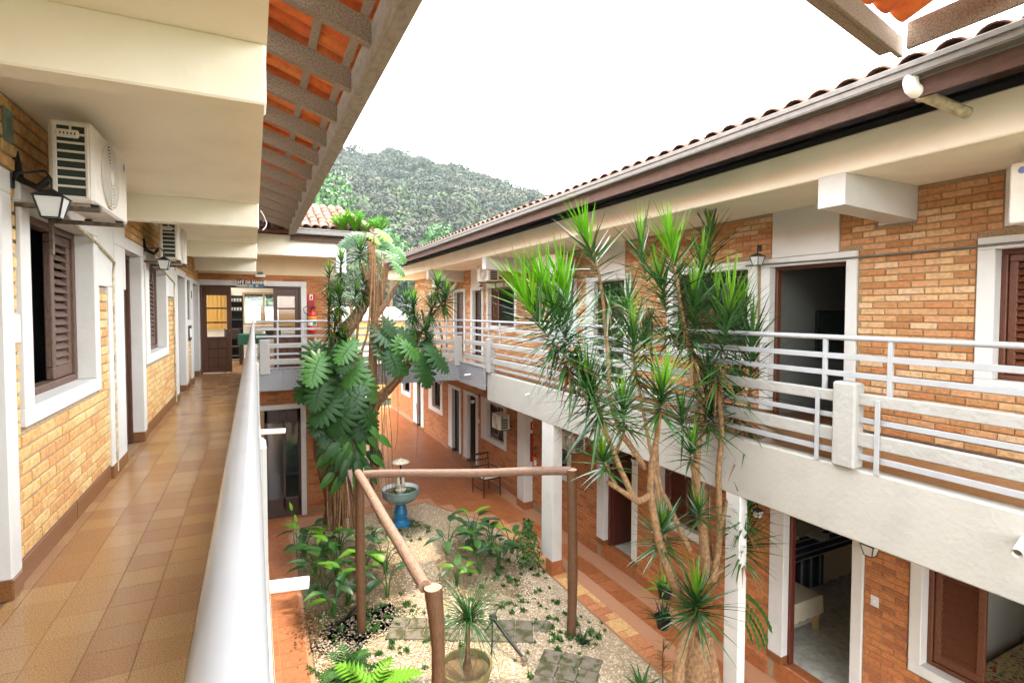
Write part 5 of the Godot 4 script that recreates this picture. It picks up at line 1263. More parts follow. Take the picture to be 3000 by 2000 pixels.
func build_courtyard():
	# log frame
	var lf = thing("log_frame", "open frame of round brown logs, three posts and two top rails", "pergola")
	var post = func(x, d, top, r, wob): 
		var pts = []; var rad = []
		for k in 10:
			var t = k / 9.0
			pts.append(P(x + wob * sin(t * 5.0 + d) * 0.02, lerp(G - 0.1, top, t), d + wob * cos(t * 4.0) * 0.015)); rad.append(r * (1.0 + 0.07 * sin(t * 11.0 + x * 7.0) * wob))
		var pb = B.new(); pb.tube(pts, rad, 16, false, 0.025, int(d * 10)); obj("post", pb.mesh(), M.log, lf)
		var cp = B.new(); cp.tube([pts[-1] - Vector3(0, 0.004, 0), pts[-1]], [rad[-1], rad[-1] * 0.96], 16); obj("cut_end", cp.mesh(), M.cut_wood, lf)
	post.call(1.345, 7.745, -2.41, 0.068, 0.3)
	post.call(4.06, 6.315, -2.255, 0.070, 0.8)
	post.call(1.32, 4.25, -2.335, 0.066, 2.6)
	var rail = func(a: Vector3, e: Vector3, r0, r1, m):
		var pts = []; var rad = []
		for k in 9:
			var t = k / 8.0; pts.append(a.lerp(e, t) + Vector3(0, 0.008 * sin(t * 9.0), 0)); rad.append(lerp(r0, r1, t) * (1.0 + 0.03 * sin(t * 17.0)))
		var pb = B.new(); pb.tube(pts, rad, 16, true, 0.02, 5); obj("top_log", pb.mesh(), M[m], lf)
	rail.call(P(1.33, -2.36, 7.80), P(1.275, -2.345, 4.28), 0.058, 0.056, "log_side")
	rail.call(P(1.40, -2.37, 7.74), P(4.05, -2.29, 6.35), 0.056, 0.062, "log_across")
	# fountain
	var f = thing("fountain", "bird bath fountain with a grey bowl on a blue pedestal in the gravel", "fountain", "", P(2.83, G, 11.3))
	var b = B.new()
	b.lathe([Vector2(0.22, -0.03), Vector2(0.22, 0.03), Vector2(0.15, 0.07), Vector2(0.125, 0.10), Vector2(0.14, 0.2), Vector2(0.145, 0.27), Vector2(0.12, 0.36), Vector2(0.098, 0.42), Vector2(0.12, 0.47), Vector2(0.16, 0.49)], Vector3.ZERO, 24)
	obj("pedestal", b.mesh(), M.blue, f)
	b = B.new()
	b.lathe([Vector2(0.05, 0.47), Vector2(0.22, 0.49), Vector2(0.32, 0.54), Vector2(0.385, 0.62), Vector2(0.40, 0.68), Vector2(0.395, 0.69), Vector2(0.405, 0.70), Vector2(0.41, 0.77), Vector2(0.405, 0.785), Vector2(0.385, 0.785)], Vector3.ZERO, 36)
	obj("bowl", b.mesh(), M.basin, f)
	b = B.new(); b.lathe([Vector2(0.387, 0.786), Vector2(0.375, 0.70), Vector2(0.25, 0.58), Vector2(0.0, 0.55)], Vector3.ZERO, 36); obj("bowl_lining", b.mesh(), M.basin_in, f)
	b = B.new(); b.lathe([Vector2(0.0, 0.70), Vector2(0.372, 0.70)], Vector3.ZERO, 30); obj("water", b.mesh(), M.water, f)
	for k in 40:
		var lb = B.new(); var a = rng.randf() * TAU; var rr = rng.randf_range(0.14, 0.33); var o = Vector3(cos(a) * rr, 0.70, sin(a) * rr)
		if a > 3.6 and a < 5.6: continue
		for j in 3: lb.blade(o, Vector3(rng.randfn(), 0.9, rng.randfn()), rng.randf_range(0.05, 0.11), 0.035, 1.2, 4)
		obj("water_plant", lb.mesh(), M.leaf_mid, f)
	var st = thing("statue", "small cream stone figures under a parasol standing in the fountain bowl", "statue", "", P(2.83, G + 0.56, 11.3))
	b = B.new()
	b.lathe([Vector2(0.13, 0.0), Vector2(0.13, 0.10), Vector2(0.10, 0.13), Vector2(0.11, 0.17), Vector2(0.12, 0.20), Vector2(0.09, 0.23), Vector2(0.095, 0.28), Vector2(0.11, 0.31), Vector2(0.0, 0.32)], Vector3.ZERO, 20)
	obj("plinth", b.mesh(), M.statue, st)
	for s in [-1, 1]:
		b = B.new(); var o = Vector3(s * 0.045, 0.31, 0)
		b.tube([o, o + Vector3(0, 0.09, 0.005), o + Vector3(s * 0.003, 0.15, 0), o + Vector3(-s * 0.005, 0.21, 0), o + Vector3(-s * 0.006, 0.245, 0), o + Vector3(-s * 0.006, 0.262, 0), o + Vector3(-s * 0.008, 0.285, 0.004), o + Vector3(-s * 0.008, 0.312, 0.004), o + Vector3(-s * 0.008, 0.33, 0)], [0.04, 0.044, 0.034, 0.040, 0.034, 0.015, 0.026, 0.027, 0.012], 10)
		b.tube([o + Vector3(s * 0.03, 0.225, 0.01), o + Vector3(s * 0.055, 0.17, 0.03), o + Vector3(0, 0.19, 0.05), o + Vector3(-s * 0.04, 0.22, 0.03)], [0.014, 0.012, 0.011, 0.009], 6)
		obj("figure", b.mesh(), M.statue, st)
	obj("parasol_pole", mtube([Vector3(0, 0.32, 0.02), Vector3(0, 0.80, 0.0)], [0.022, 0.018], 8), M.iron, st)
	b = B.new(); b.lathe([Vector2(0.0, 0.80), Vector2(0.19, 0.785), Vector2(0.195, 0.80), Vector2(0.12, 0.84), Vector2(0.03, 0.862), Vector2(0.02, 0.885), Vector2(0.0, 0.89)], Vector3.ZERO, 48, TAU, 0.0, 0.015, 12)
	obj("parasol", b.mesh(), M.statue, st)
	# wooden armchair
	var c = thing("armchair", "dark wooden armchair with a pale seat standing by the brick wall", "chair", "", P(5.27, G, 12.25))
	c.rotation.y = 0.12
	for q in [[-0.24, 0.30, 0.46, 0.02], [0.24, 0.30, 0.66, 0.02], [-0.24, -0.26, 0.95, 0.018], [0.24, -0.26, 0.95, 0.018]]:
		obj("leg", mtube([Vector3(q[0], 0, q[1]), Vector3(q[0], q[2] * 0.5, q[1]), Vector3(q[0], q[2] if q[1] < 0 else 0.64, q[1] - (0.08 if q[1] < 0 else 0.0))], [0.016, q[3], 0.016], 8), M.dark_wood, c)
	b = B.new(); b.cbox(Vector3(-0.26, 0.43, -0.27), Vector3(0.26, 0.47, 0.32), 0.01); obj("seat_frame", b.mesh(), M.dark_wood, c)
	b = B.new(); b.cbox(Vector3(-0.23, 0.465, -0.24), Vector3(0.23, 0.495, 0.30), 0.014); obj("seat", b.mesh(), M.bed_throw, c)
	for s in [-1, 1]: obj("armrest", mtube([Vector3(s * 0.24, 0.65, 0.33), Vector3(s * 0.255, 0.66, 0.1), Vector3(s * 0.24, 0.66, -0.3)], [0.018], 8), M.dark_wood, c)
	for y in [0.64, 0.80, 0.94]: obj("back_rail", mtube([Vector3(-0.24, y, -0.26 - (y - 0.45) * 0.16), Vector3(0.24, y, -0.26 - (y - 0.45) * 0.16)], [0.016 if y < 0.9 else 0.024], 8), M.dark_wood, c)
	for k in 5: obj("spindle", mtube([Vector3(-0.16 + 0.08 * k, 0.64, -0.29), Vector3(-0.16 + 0.08 * k, 0.80, -0.315)], [0.008], 6), M.dark_wood, c)
	for k in 2: obj("stretcher", mtube([Vector3(-0.24 + 0.48 * k, 0.18, 0.30), Vector3(-0.24 + 0.48 * k, 0.18, -0.26)], [0.011], 6), M.dark_wood, c)
	# large planter and ponytail palm
	var p = thing("planter", "round yellowish planter tub full of soil", "plant pot", "", P(2.30, G, 5.97))
	b = B.new(); b.lathe([Vector2(0.2, -0.02), Vector2(0.255, 0.0), Vector2(0.295, 0.14), Vector2(0.315, 0.24), Vector2(0.325, 0.25), Vector2(0.325, 0.285), Vector2(0.30, 0.285), Vector2(0.285, 0.2)], Vector3.ZERO, 36); obj("tub", b.mesh(), M.pot, p)
	b = B.new(); b.lathe([Vector2(0.0, 0.245), Vector2(0.12, 0.24), Vector2(0.29, 0.215)], Vector3.ZERO, 28); obj("soil", b.mesh(), M.soil, p)
	var pp = thing("ponytail_palm", "ponytail palm with thin arching leaves growing in the yellowish planter", "plant", "", P(2.31, G + 0.2, 5.97))
	obj("stem", mtube([Vector3(0, -0.03, 0), Vector3(0.0, 0.06, 0), Vector3(0.01, 0.16, 0), Vector3(0.02, 0.62, 0)], [0.09, 0.06, 0.03, 0.024], 10, 0.05), M.bark, pp)
	for k in 170:
		var lb = B.new(); var a = rng.randf() * TAU; var el = rng.randf_range(0.0, 1.3)
		var tn = rng.randf_range(0.75, 1.15); lb.col = Color(0.85, 1.0, 0.9) * tn
		lb.blade(Vector3(0.02, 0.61 + rng.randf_range(-0.03, 0.04), 0), Vector3(cos(a) * cos(el), sin(el), sin(a) * cos(el)), rng.randf_range(0.6, 0.95), 0.012, rng.randf_range(2.2, 4.0) * (1.0 if el < 1.0 else 0.7), 10)
		obj("leaf", lb.mesh(), M.leaf_blade, pp)
	# iron tripod
	var t = thing("iron_tripod", "old black iron tripod leaning in the gravel beside the planter", "tool", "", P(3.0, G, 6.6))
	obj("leg", mtube([Vector3(0.0, 0.30, -0.12), Vector3(0.07, 0.17, 0.22), Vector3(0.155, 0.045, 0.53)], [0.028, 0.024, 0.02], 8), M.iron, t)
	obj("leg", mtube([Vector3(-0.01, 0.30, -0.12), Vector3(-0.09, 0.14, 0.06), Vector3(-0.17, 0.0, 0.2)], [0.014, 0.013, 0.012], 7), M.iron, t)
	obj("leg", mtube([Vector3(0.01, 0.30, -0.12), Vector3(-0.02, 0.14, -0.2), Vector3(-0.05, 0.0, -0.3)], [0.014, 0.013, 0.012], 7), M.iron, t)
	b = B.new(); b.cbox(Vector3(-0.05, 0.25, -0.18), Vector3(0.05, 0.33, -0.07), 0.02); obj("head", b.mesh(), M.iron, t)
	obj("knob", mtube([Vector3(0.03, 0.32, -0.15), Vector3(0.10, 0.36, -0.22), Vector3(0.13, 0.35, -0.25)], [0.022, 0.03, 0.02], 8), M.rust, t)
	b = B.new(); b.cbox(Vector3(0.12, 0.02, 0.50), Vector3(0.20, 0.07, 0.58), 0.015); obj("foot", b.mesh(), M.rust, t)
	pipe("garden_hose", "thin dark hose snaking from the lilies past the first post", "hose", [P(0.75, G + 0.0, 8.0), P(0.95, G + 0.01, 7.95), P(1.2, G + 0.01, 8.15), P(1.5, G + 0.01, 8.5), P(1.62, G + 0.01, 8.9), P(1.5, G + 0.02, 9.1)], 0.013, "iron")
	# terrace loungers seen through the far railing
	for q in [[4.95, 15.2], [5.35, 16.3]]:
		var l = thing("lounge_chair", "slatted white lounge chair on the terrace " + ("nearest the granite edge" if q[1] < 16 else "farther back by the brick wall"), "chair", "", P(q[0], H, q[1]))
		for k in 9: obj("slat", mtube([Vector3(-0.22 + 0.055 * k, 0.35, 0.1), Vector3(-0.22 + 0.055 * k, 0.42, -0.3), Vector3(-0.22 + 0.055 * k, 0.95, -0.6)], [0.014], 5), M.rail, l)
		for s in [-1, 1]:
			obj("leg", mtube([Vector3(s * 0.24, 0, 0.15), Vector3(s * 0.24, 0.36, 0.1), Vector3(s * 0.24, 0.42, -0.3), Vector3(s * 0.24, 0.97, -0.61)], [0.016], 6), M.iron, l)
			obj("leg", mtube([Vector3(s * 0.24, 0, -0.5), Vector3(s * 0.24, 0.42, -0.3)], [0.016], 6), M.iron, l)

func slab_cloth(b: B, x0, x1, y, d0, d1, drop, fringe := 0.0, near := true, left := true):
	cb(b, x0, x1, y - 0.02, y, d0, d1, 0.01)
	var n = 24
	if near:
		for k in n:
			var a = lerp(x0, x1, k / float(n)); var e = lerp(x0, x1, (k + 1) / float(n)); var w0 = 0.012 * sin(k * 1.7); var w1 = 0.012 * sin((k + 1) * 1.7)
			b.fquad(P(a, y - 0.01, d0), P(e, y - 0.01, d0), P(e, y - drop, d0 - 0.02 + w1), P(a, y - drop, d0 - 0.02 + w0), Vector3(0, 0, 1))
			if fringe > 0.0:
				for j in 3:
					var q = lerp(a, e, j / 3.0); b.fquad(P(q, y - drop, d0 - 0.02), P(q + 0.006, y - drop, d0 - 0.02), P(q + 0.006, y - drop - fringe * rng.randf_range(0.7, 1.1), d0 - 0.02), P(q, y - drop - fringe, d0 - 0.02), Vector3(0, 0, 1))
	if left:
		for k in n:
			var a = lerp(d0, d1, k / float(n)); var e = lerp(d0, d1, (k + 1) / float(n))
			b.fquad(P(x0, y - 0.01, a), P(x0, y - 0.01, e), P(x0 - 0.02, y - drop, e), P(x0 - 0.02, y - drop, a), Vector3(-1, 0, 0))
			b.fquad(P(x1, y - 0.01, a), P(x1, y - 0.01, e), P(x1 + 0.02 + 0.01 * sin(k * 1.9), y - drop, e), P(x1 + 0.02 + 0.01 * sin(k * 1.9), y - drop, a), Vector3(1, 0, 0))

func build_rooms():
	var fl = G + 0.24
	# single bed and double bed behind the open lower doorway
	var s = thing("single_bed", "narrow bed under a pale fringed throw just inside the open doorway", "bed")
	obj("mattress", mcb(6.08, 7.04, fl + 0.2, fl + 0.46, 4.58, 6.4, 0.04), M.bed_cloth, s)
	var b = B.new(); slab_cloth(b, 6.07, 7.06, fl + 0.475, 4.56, 6.42, 0.24, 0.06); obj("throw", b.mesh(), M.bed_throw, s)
	for q in [[6.1, 4.62], [7.0, 4.62], [7.0, 6.3], [6.1, 6.3]]: obj("leg", mcb(q[0] - 0.03, q[0] + 0.03, fl, fl + 0.22, q[1] - 0.03, q[1] + 0.03, 0.004), M.house_yellow, s)
	var d = thing("double_bed", "double bed with a navy striped throw across its foot end", "bed")
	obj("mattress", mcb(7.4, 9.12, fl + 0.16, fl + 0.56, 5.25, 6.8, 0.05), M.bed_cloth, d)
	obj("base", mcb(7.46, 9.1, fl, fl + 0.16, 5.32, 6.75, 0.01), M.dark_wood, d)
	b = B.new(); slab_cloth(b, 7.38, 9.13, fl + 0.575, 5.22, 6.8, 0.46, 0.0); obj("bedspread", b.mesh(), M.bed_cloth, d)
	for k in 13:
		var nb = StandardMaterial3D.new(); nb.albedo_color = [Color(0.10, 0.12, 0.20), Color(0.12, 0.15, 0.25), Color(0.55, 0.58, 0.60), Color(0.12, 0.18, 0.30)][k % 4]; nb.roughness = 0.95
		b = B.new(); var z0 = 5.24 + 0.04 * k
		cb(b, 7.365, 9.14, fl + 0.577, fl + 0.584, z0, z0 + 0.04, 0.002)
		bx(b, 7.345, 7.36, fl + 0.10, fl + 0.583, z0, z0 + 0.04)
		if k < 12: bx(b, 7.362 + 0.055 * k, 7.362 + 0.055 * (k + 1), fl + 0.12, fl + 0.583, 5.18, 5.195)
		obj("throw_stripe", b.mesh(), nb, d)
	for q in [[8.0, 6.0, 0.5], [8.45, 5.75, 0.9]]:
		var t = thing("folded_towel", "fan folded white towel on the double bed " + ("near the wall" if q[0] < 8.2 else "towards its middle"), "towel", "folded towels on the double bed", P(q[0], fl + 0.585, q[1])); t.rotation.y = q[2]
		for k in 9:
			b = B.new(); var a = -0.9 + 0.225 * k
			b.cbox(Vector3(-0.012, 0, 0), Vector3(0.012, 0.05 - 0.006 * abs(k - 4), 0.34 - 0.02 * abs(k - 4)), 0.005, Transform3D(Basis(Vector3.UP, a), Vector3.ZERO)); obj("pleat", b.mesh(), M.towel, t)
	for q in [[6.02, 7.6, 2.95, 6.85]]:
		var tl = []
		for i in 4:
			for j in 8:
				var p = P(6.25 + 0.46 * i, fl + 0.004, 3.22 + 0.46 * j)
				obj("room_tile", mcb(-0.225, 0.225, -0.01, 0.0, -0.225, 0.225, 0.003), M.room_floor, get_node("right_wing"), Transform3D(Basis(), p))
	obj("tile_joint", mbox(6.02, 9.2, fl - 0.02, fl - 0.001, 2.95, 6.85), M.grout, get_node("right_wing"))
	var f = thing("floral_bed", "bed with a flowered cover seen through the open half of the lower window", "bed")
	obj("mattress", mcb(6.95, 8.6, fl + 0.1, fl + 0.5, 0.9, 2.8, 0.06), M.floral, f); obj("base", mcb(7.0, 8.55, fl, fl + 0.1, 0.95, 2.75, 0.01), M.dark_wood, f)
	b = B.new(); slab_cloth(b, 6.93, 8.62, fl + 0.515, 0.88, 2.82, 0.4, 0.0, false); obj("bedspread", b.mesh(), M.floral, f)
	var bd = thing("bed", "bed with a white cover in the dark room behind the dracaena", "bed")
	obj("mattress", mcb(7.0, 8.8, fl + 0.2, fl + 0.5, 7.1, 8.7, 0.05), M.bed_throw, bd); obj("base", mcb(7.05, 8.75, fl, fl + 0.2, 7.15, 8.65, 0.01), M.dark_wood, bd)
	var tv = thing("television", "dark television screen on the room wall behind the open upper doorway", "television")
	obj("bezel", mcb(6.95, 7.7, -0.62, 0.02, 4.64, 4.69, 0.006), M.black, tv); obj("screen", mcb(7.0, 7.65, -0.57, -0.03, 4.63, 4.64, 0.002), M.ac_dark, tv)
	# dining room
	var sh = thing("cup_shelf", "dark shelf rack with rows of cups beside the dining room window", "shelf")
	b = B.new()
	cb(b, -0.60, -0.58, H, 0.42, 16.4, 16.75); cb(b, -0.29, -0.27, H, 0.42, 16.4, 16.75); bx(b, -0.58, -0.29, H, 0.42, 16.73, 16.75)
	obj("cabinet", b.mesh(), M.black, sh)
	for k in 7:
		obj("shelf", mcb(-0.58, -0.29, H + 0.1 + 0.25 * k, H + 0.115 + 0.25 * k, 16.4, 16.73, 0.003), M.ac_grey, sh)
		if k in [2, 3, 4, 5, 6]:
			for j in 4:
				b = B.new(); b.lathe([Vector2(0.022, 0), Vector2(0.03, 0.08), Vector2(0.026, 0.08), Vector2(0.0, 0.01)], P(-0.54 + 0.072 * j, H + 0.116 + 0.25 * k, 16.48), 10)
				tag(obj("cup", b.mesh(), M.paper if k > 4 else M.iron), "small cup on a shelf of the dining room rack", "cup", "cups on the dining room rack")
	for q in [[-0.35, 0.28, 14.9, 15.5, "green_cloth", "table under a green cloth inside the dining room doors"], [0.25, 1.2, 15.9, 16.6, "paper", "table with a white cloth below the dining room window"]]:
		var t = thing("dining_table", q[5], "table")
		obj("top", mcb(q[0], q[1], H + 0.70, H + 0.74, q[2], q[3], 0.006), M.dark_wood, t)
		for c in [[q[0] + 0.05, q[2] + 0.05], [q[1] - 0.05, q[2] + 0.05], [q[0] + 0.05, q[3] - 0.05], [q[1] - 0.05, q[3] - 0.05]]: obj("leg", mcb(c[0] - 0.025, c[0] + 0.025, H, H + 0.7, c[1] - 0.025, c[1] + 0.025, 0.004), M.dark_wood, t)
		b = B.new(); slab_cloth(b, q[0] - 0.02, q[1] + 0.02, H + 0.757, q[2] - 0.02, q[3] + 0.02, 0.26)
		tag(obj("tablecloth", b.mesh(), M[q[4]]), ("green cloth draped over the dining table" if q[4] == "green_cloth" else "white cloth on the table below the dining window"), "tablecloth")
	for q in [[-0.5, 15.1], [0.45, 15.0]]:
		var ch = thing("dining_chair", "dark wooden dining chair " + ("left of" if q[0] < 0 else "right of") + " the green clothed table", "chair", "", P(q[0], H, q[1]))
		for sg in [-1, 1]:
			obj("leg", mtube([Vector3(sg * 0.17, 0, 0.17), Vector3(sg * 0.17, 0.44, 0.17)], [0.018], 6), M.dark_wood, ch)
			obj("leg", mtube([Vector3(sg * 0.17, 0, -0.17), Vector3(sg * 0.17, 0.9, -0.2)], [0.018], 6), M.dark_wood, ch)
		b = B.new(); b.cbox(Vector3(-0.2, 0.43, -0.19), Vector3(0.2, 0.46, 0.2), 0.01); obj("seat", b.mesh(), M.dark_wood, ch)
		b = B.new(); b.cbox(Vector3(-0.17, 0.62, -0.2), Vector3(0.17, 0.88, -0.18), 0.006); obj("backrest", b.mesh(), M.dark_wood, ch)

# a point of the photograph (3000 x 2000) at forward distance d
func at(u: float, v: float, d: float) -> Vector3:
	var r = cam_x.basis * Vector3((u - 1500.0) / 1544.9, -(v - 965.46) / 1544.9, -1.0)
	return r * (d / -r.z)
func path(list: Array) -> Array:
	return list.map(func(q): return at(q[0], q[1], q[2]))
func smooth(pts: Array, n := 4) -> Array:
	var o = []
	for i in range(pts.size() - 1):
		var p0 = pts[max(i - 1, 0)]; var p3 = pts[min(i + 2, pts.size() - 1)]
		for k in n: o.append(pts[i].cubic_interpolate(pts[i + 1], p0, p3, float(k) / n))
	o.append(pts[-1]); return o
func ramp(r0: float, r1: float, n: int) -> Array:
	var o = []
	for i in n: o.append(lerp(r0, r1, float(i) / max(1, n - 1)))
	return o
func limb(called, parent, pts: Array, r0, r1, m, sides := 8, wob := 0.06):
	var s = smooth(pts); var b = B.new(); b.tube(s, ramp(r0, r1, s.size()), sides, true, wob, int(abs(pts[0].x) * 1000))
	return obj(called, b.mesh(), M[m], parent)

# rosette of blades along a stem from a to tip
func leaf_crown(parent, a: Vector3, tip: Vector3, n0: int, L0: float, w: float, young := 0.25, droop := 0.5, low := -0.5):
	var n = int(n0 * (1.02 if w < 0.028 or w > 0.0285 else 1.75)); var L = L0 * 1.15
	a += (a - tip) * 0.35
	var ax = (tip - a).normalized()
	if (tip - a).length() < 0.02: ax = Vector3.UP
	var s1 = ax.cross(Vector3(0.3, 0.2, 1)).normalized(); var s2 = ax.cross(s1)
	var old = B.new(); var yng = B.new()
	for i in n:
		var t = pow((i + 0.5) / n, 0.85)
		var an = i * 2.39996 + rng.randf_range(-0.3, 0.3)
		var el = lerp(low, 1.42, pow(t, 1.3)) + rng.randf_range(-0.18, 0.18)
		var dir = (s1 * cos(an) + s2 * sin(an)) * cos(el) + ax * sin(el)
		var b = yng if t > 1.0 - young else old
		var g = rng.randf_range(0.75, 1.12)
		b.col = Color(g, g, g * 0.9)
		if rng.randf() < 0.03: b.col = Color(1.5, 1.1, 0.5)
		b.blade(a.lerp(tip, t), dir, L * rng.randf_range(0.75, 1.08) * (0.85 if t > 0.9 else 1.0), w, droop * (1.3 - t) * rng.randf_range(0.6, 1.4), 6, rng.randf_range(-0.4, 0.4))
	var c = part("leaf_crown", parent)
	obj("leaves", old.mesh(), M.leaf_blade, c)
	if n0 > 55:
		var dry = B.new()
		for i in 9:
			var an = rng.randf() * TAU; var b0 = a.lerp(tip, rng.randf_range(0.0, 0.25))
			var g = rng.randf_range(0.6, 1.1); dry.col = Color(g, g, g)
			dry.blade(b0, (s1 * cos(an) + s2 * sin(an)) * 0.7 - ax * 0.7, L * rng.randf_range(0.6, 0.9), w * 0.8, 1.1, 6, rng.randf_range(-0.8, 0.8))
		obj("dry_leaves", dry.mesh(), M.leaf_brown, c)
	if yng.v.size(): obj("young_leaves", yng.mesh(), M.leaf_young, c)

var monstera_m: ArrayMesh
var broad_m := []
func leaf_meshes():
	# split leaf: base at origin, tip along +y, faces +z
	var b = B.new()
	for s in [-1, 1]:
		var N = 8
		for k in N:
			var y0 = -0.02 + 0.105 * k; var th = deg_to_rad([162, 134, 110, 90, 72, 55, 38, 18][k]); var len = [0.36, 0.48, 0.54, 0.54, 0.50, 0.45, 0.38, 0.30][k]
			var dir = Vector3(sin(th) * s, cos(th), 0); var per = Vector3(dir.y, -dir.x, 0) * s
			var root = Vector3(0, y0, 0)
			var st = [[0.0, 0.06], [0.3, 0.086], [0.55, 0.080], [0.8, 0.062], [0.94, 0.036], [1.0, 0.012]]
			var prev = null
			for q in st:
				var c = root + dir * len * q[0] + Vector3(0, 0.03, 0) * sin(q[0] * PI)
				var z = 0.06 * sin(q[0] * 1.6) - 0.24 * pow(len * q[0], 2.0) * 2.0 - 0.16 * max(0.0, c.y) * c.y
				var row = [c - per * q[1] + Vector3(0, 0, z - 0.014), c + Vector3(0, 0, z), c + per * q[1] + Vector3(0, 0, z - 0.014)]
				if prev:
					var nn = Vector3(-dir.x * 0.1 + dir.x * q[0] * 0.5, dir.y * q[0] * 0.4, 1).normalized()
					var na = (nn + per * -0.25).normalized(); var nb = (nn + per * 0.25).normalized()
					b.tri(prev[0], prev[1], row[1], na, nn, nn); b.tri(prev[0], row[1], row[0], na, nn, na)
					b.tri(prev[1], prev[2], row[2], nn, nb, nb); b.tri(prev[1], row[2], row[1], nn, nb, nn)
				prev = row
	b.tube([Vector3(0, -0.05, 0.012), Vector3(0, 0.4, 0.03), Vector3(0, 0.9, -0.12)], [0.012, 0.01, 0.004], 4, false)
	monstera_m = b.mesh()
	for v in 3:
		b = B.new(); var seg = 9; var prev = null; var wd = [0.21, 0.19, 0.24][v]
		for i in range(seg + 1):
			var t = float(i) / seg
			var w = wd * pow(sin(PI * pow(t, 0.72)), 0.8) if i > 0 and i < seg else 0.0
			var z = 0.10 * t - (0.32 + 0.12 * v) * t * t
			var rip = 0.012 * sin(i * 2.3 + v)
			var row = [Vector3(-w, t, z + w * 0.22 + rip), Vector3(-w * 0.5, t, z + w * 0.16), Vector3(0, t, z), Vector3(w * 0.5, t, z + w * 0.16), Vector3(w, t, z + w * 0.22 - rip)]
			if prev:
				var fy = -(0.10 - 2 * (0.32 + 0.12 * v) * t)
				for k in 4:
					var n0 = Vector3(0.25 * (1 if k < 2 else -1), fy, 1).normalized()
					b.tri(prev[k], prev[k + 1], row[k + 1], n0, n0, n0); b.tri(prev[k], row[k + 1], row[k], n0, n0, n0)
			prev = row
		broad_m.append(b.mesh())
func leaf_xf(base: Vector3, dir: Vector3, face: Vector3, s: float, ws := 1.0) -> Transform3D:
	var y = dir.normalized(); var z = (face - y * face.dot(y)).normalized(); var x = y.cross(z)
	return Transform3D(Basis(x * s * ws, y * s, z * s), base)

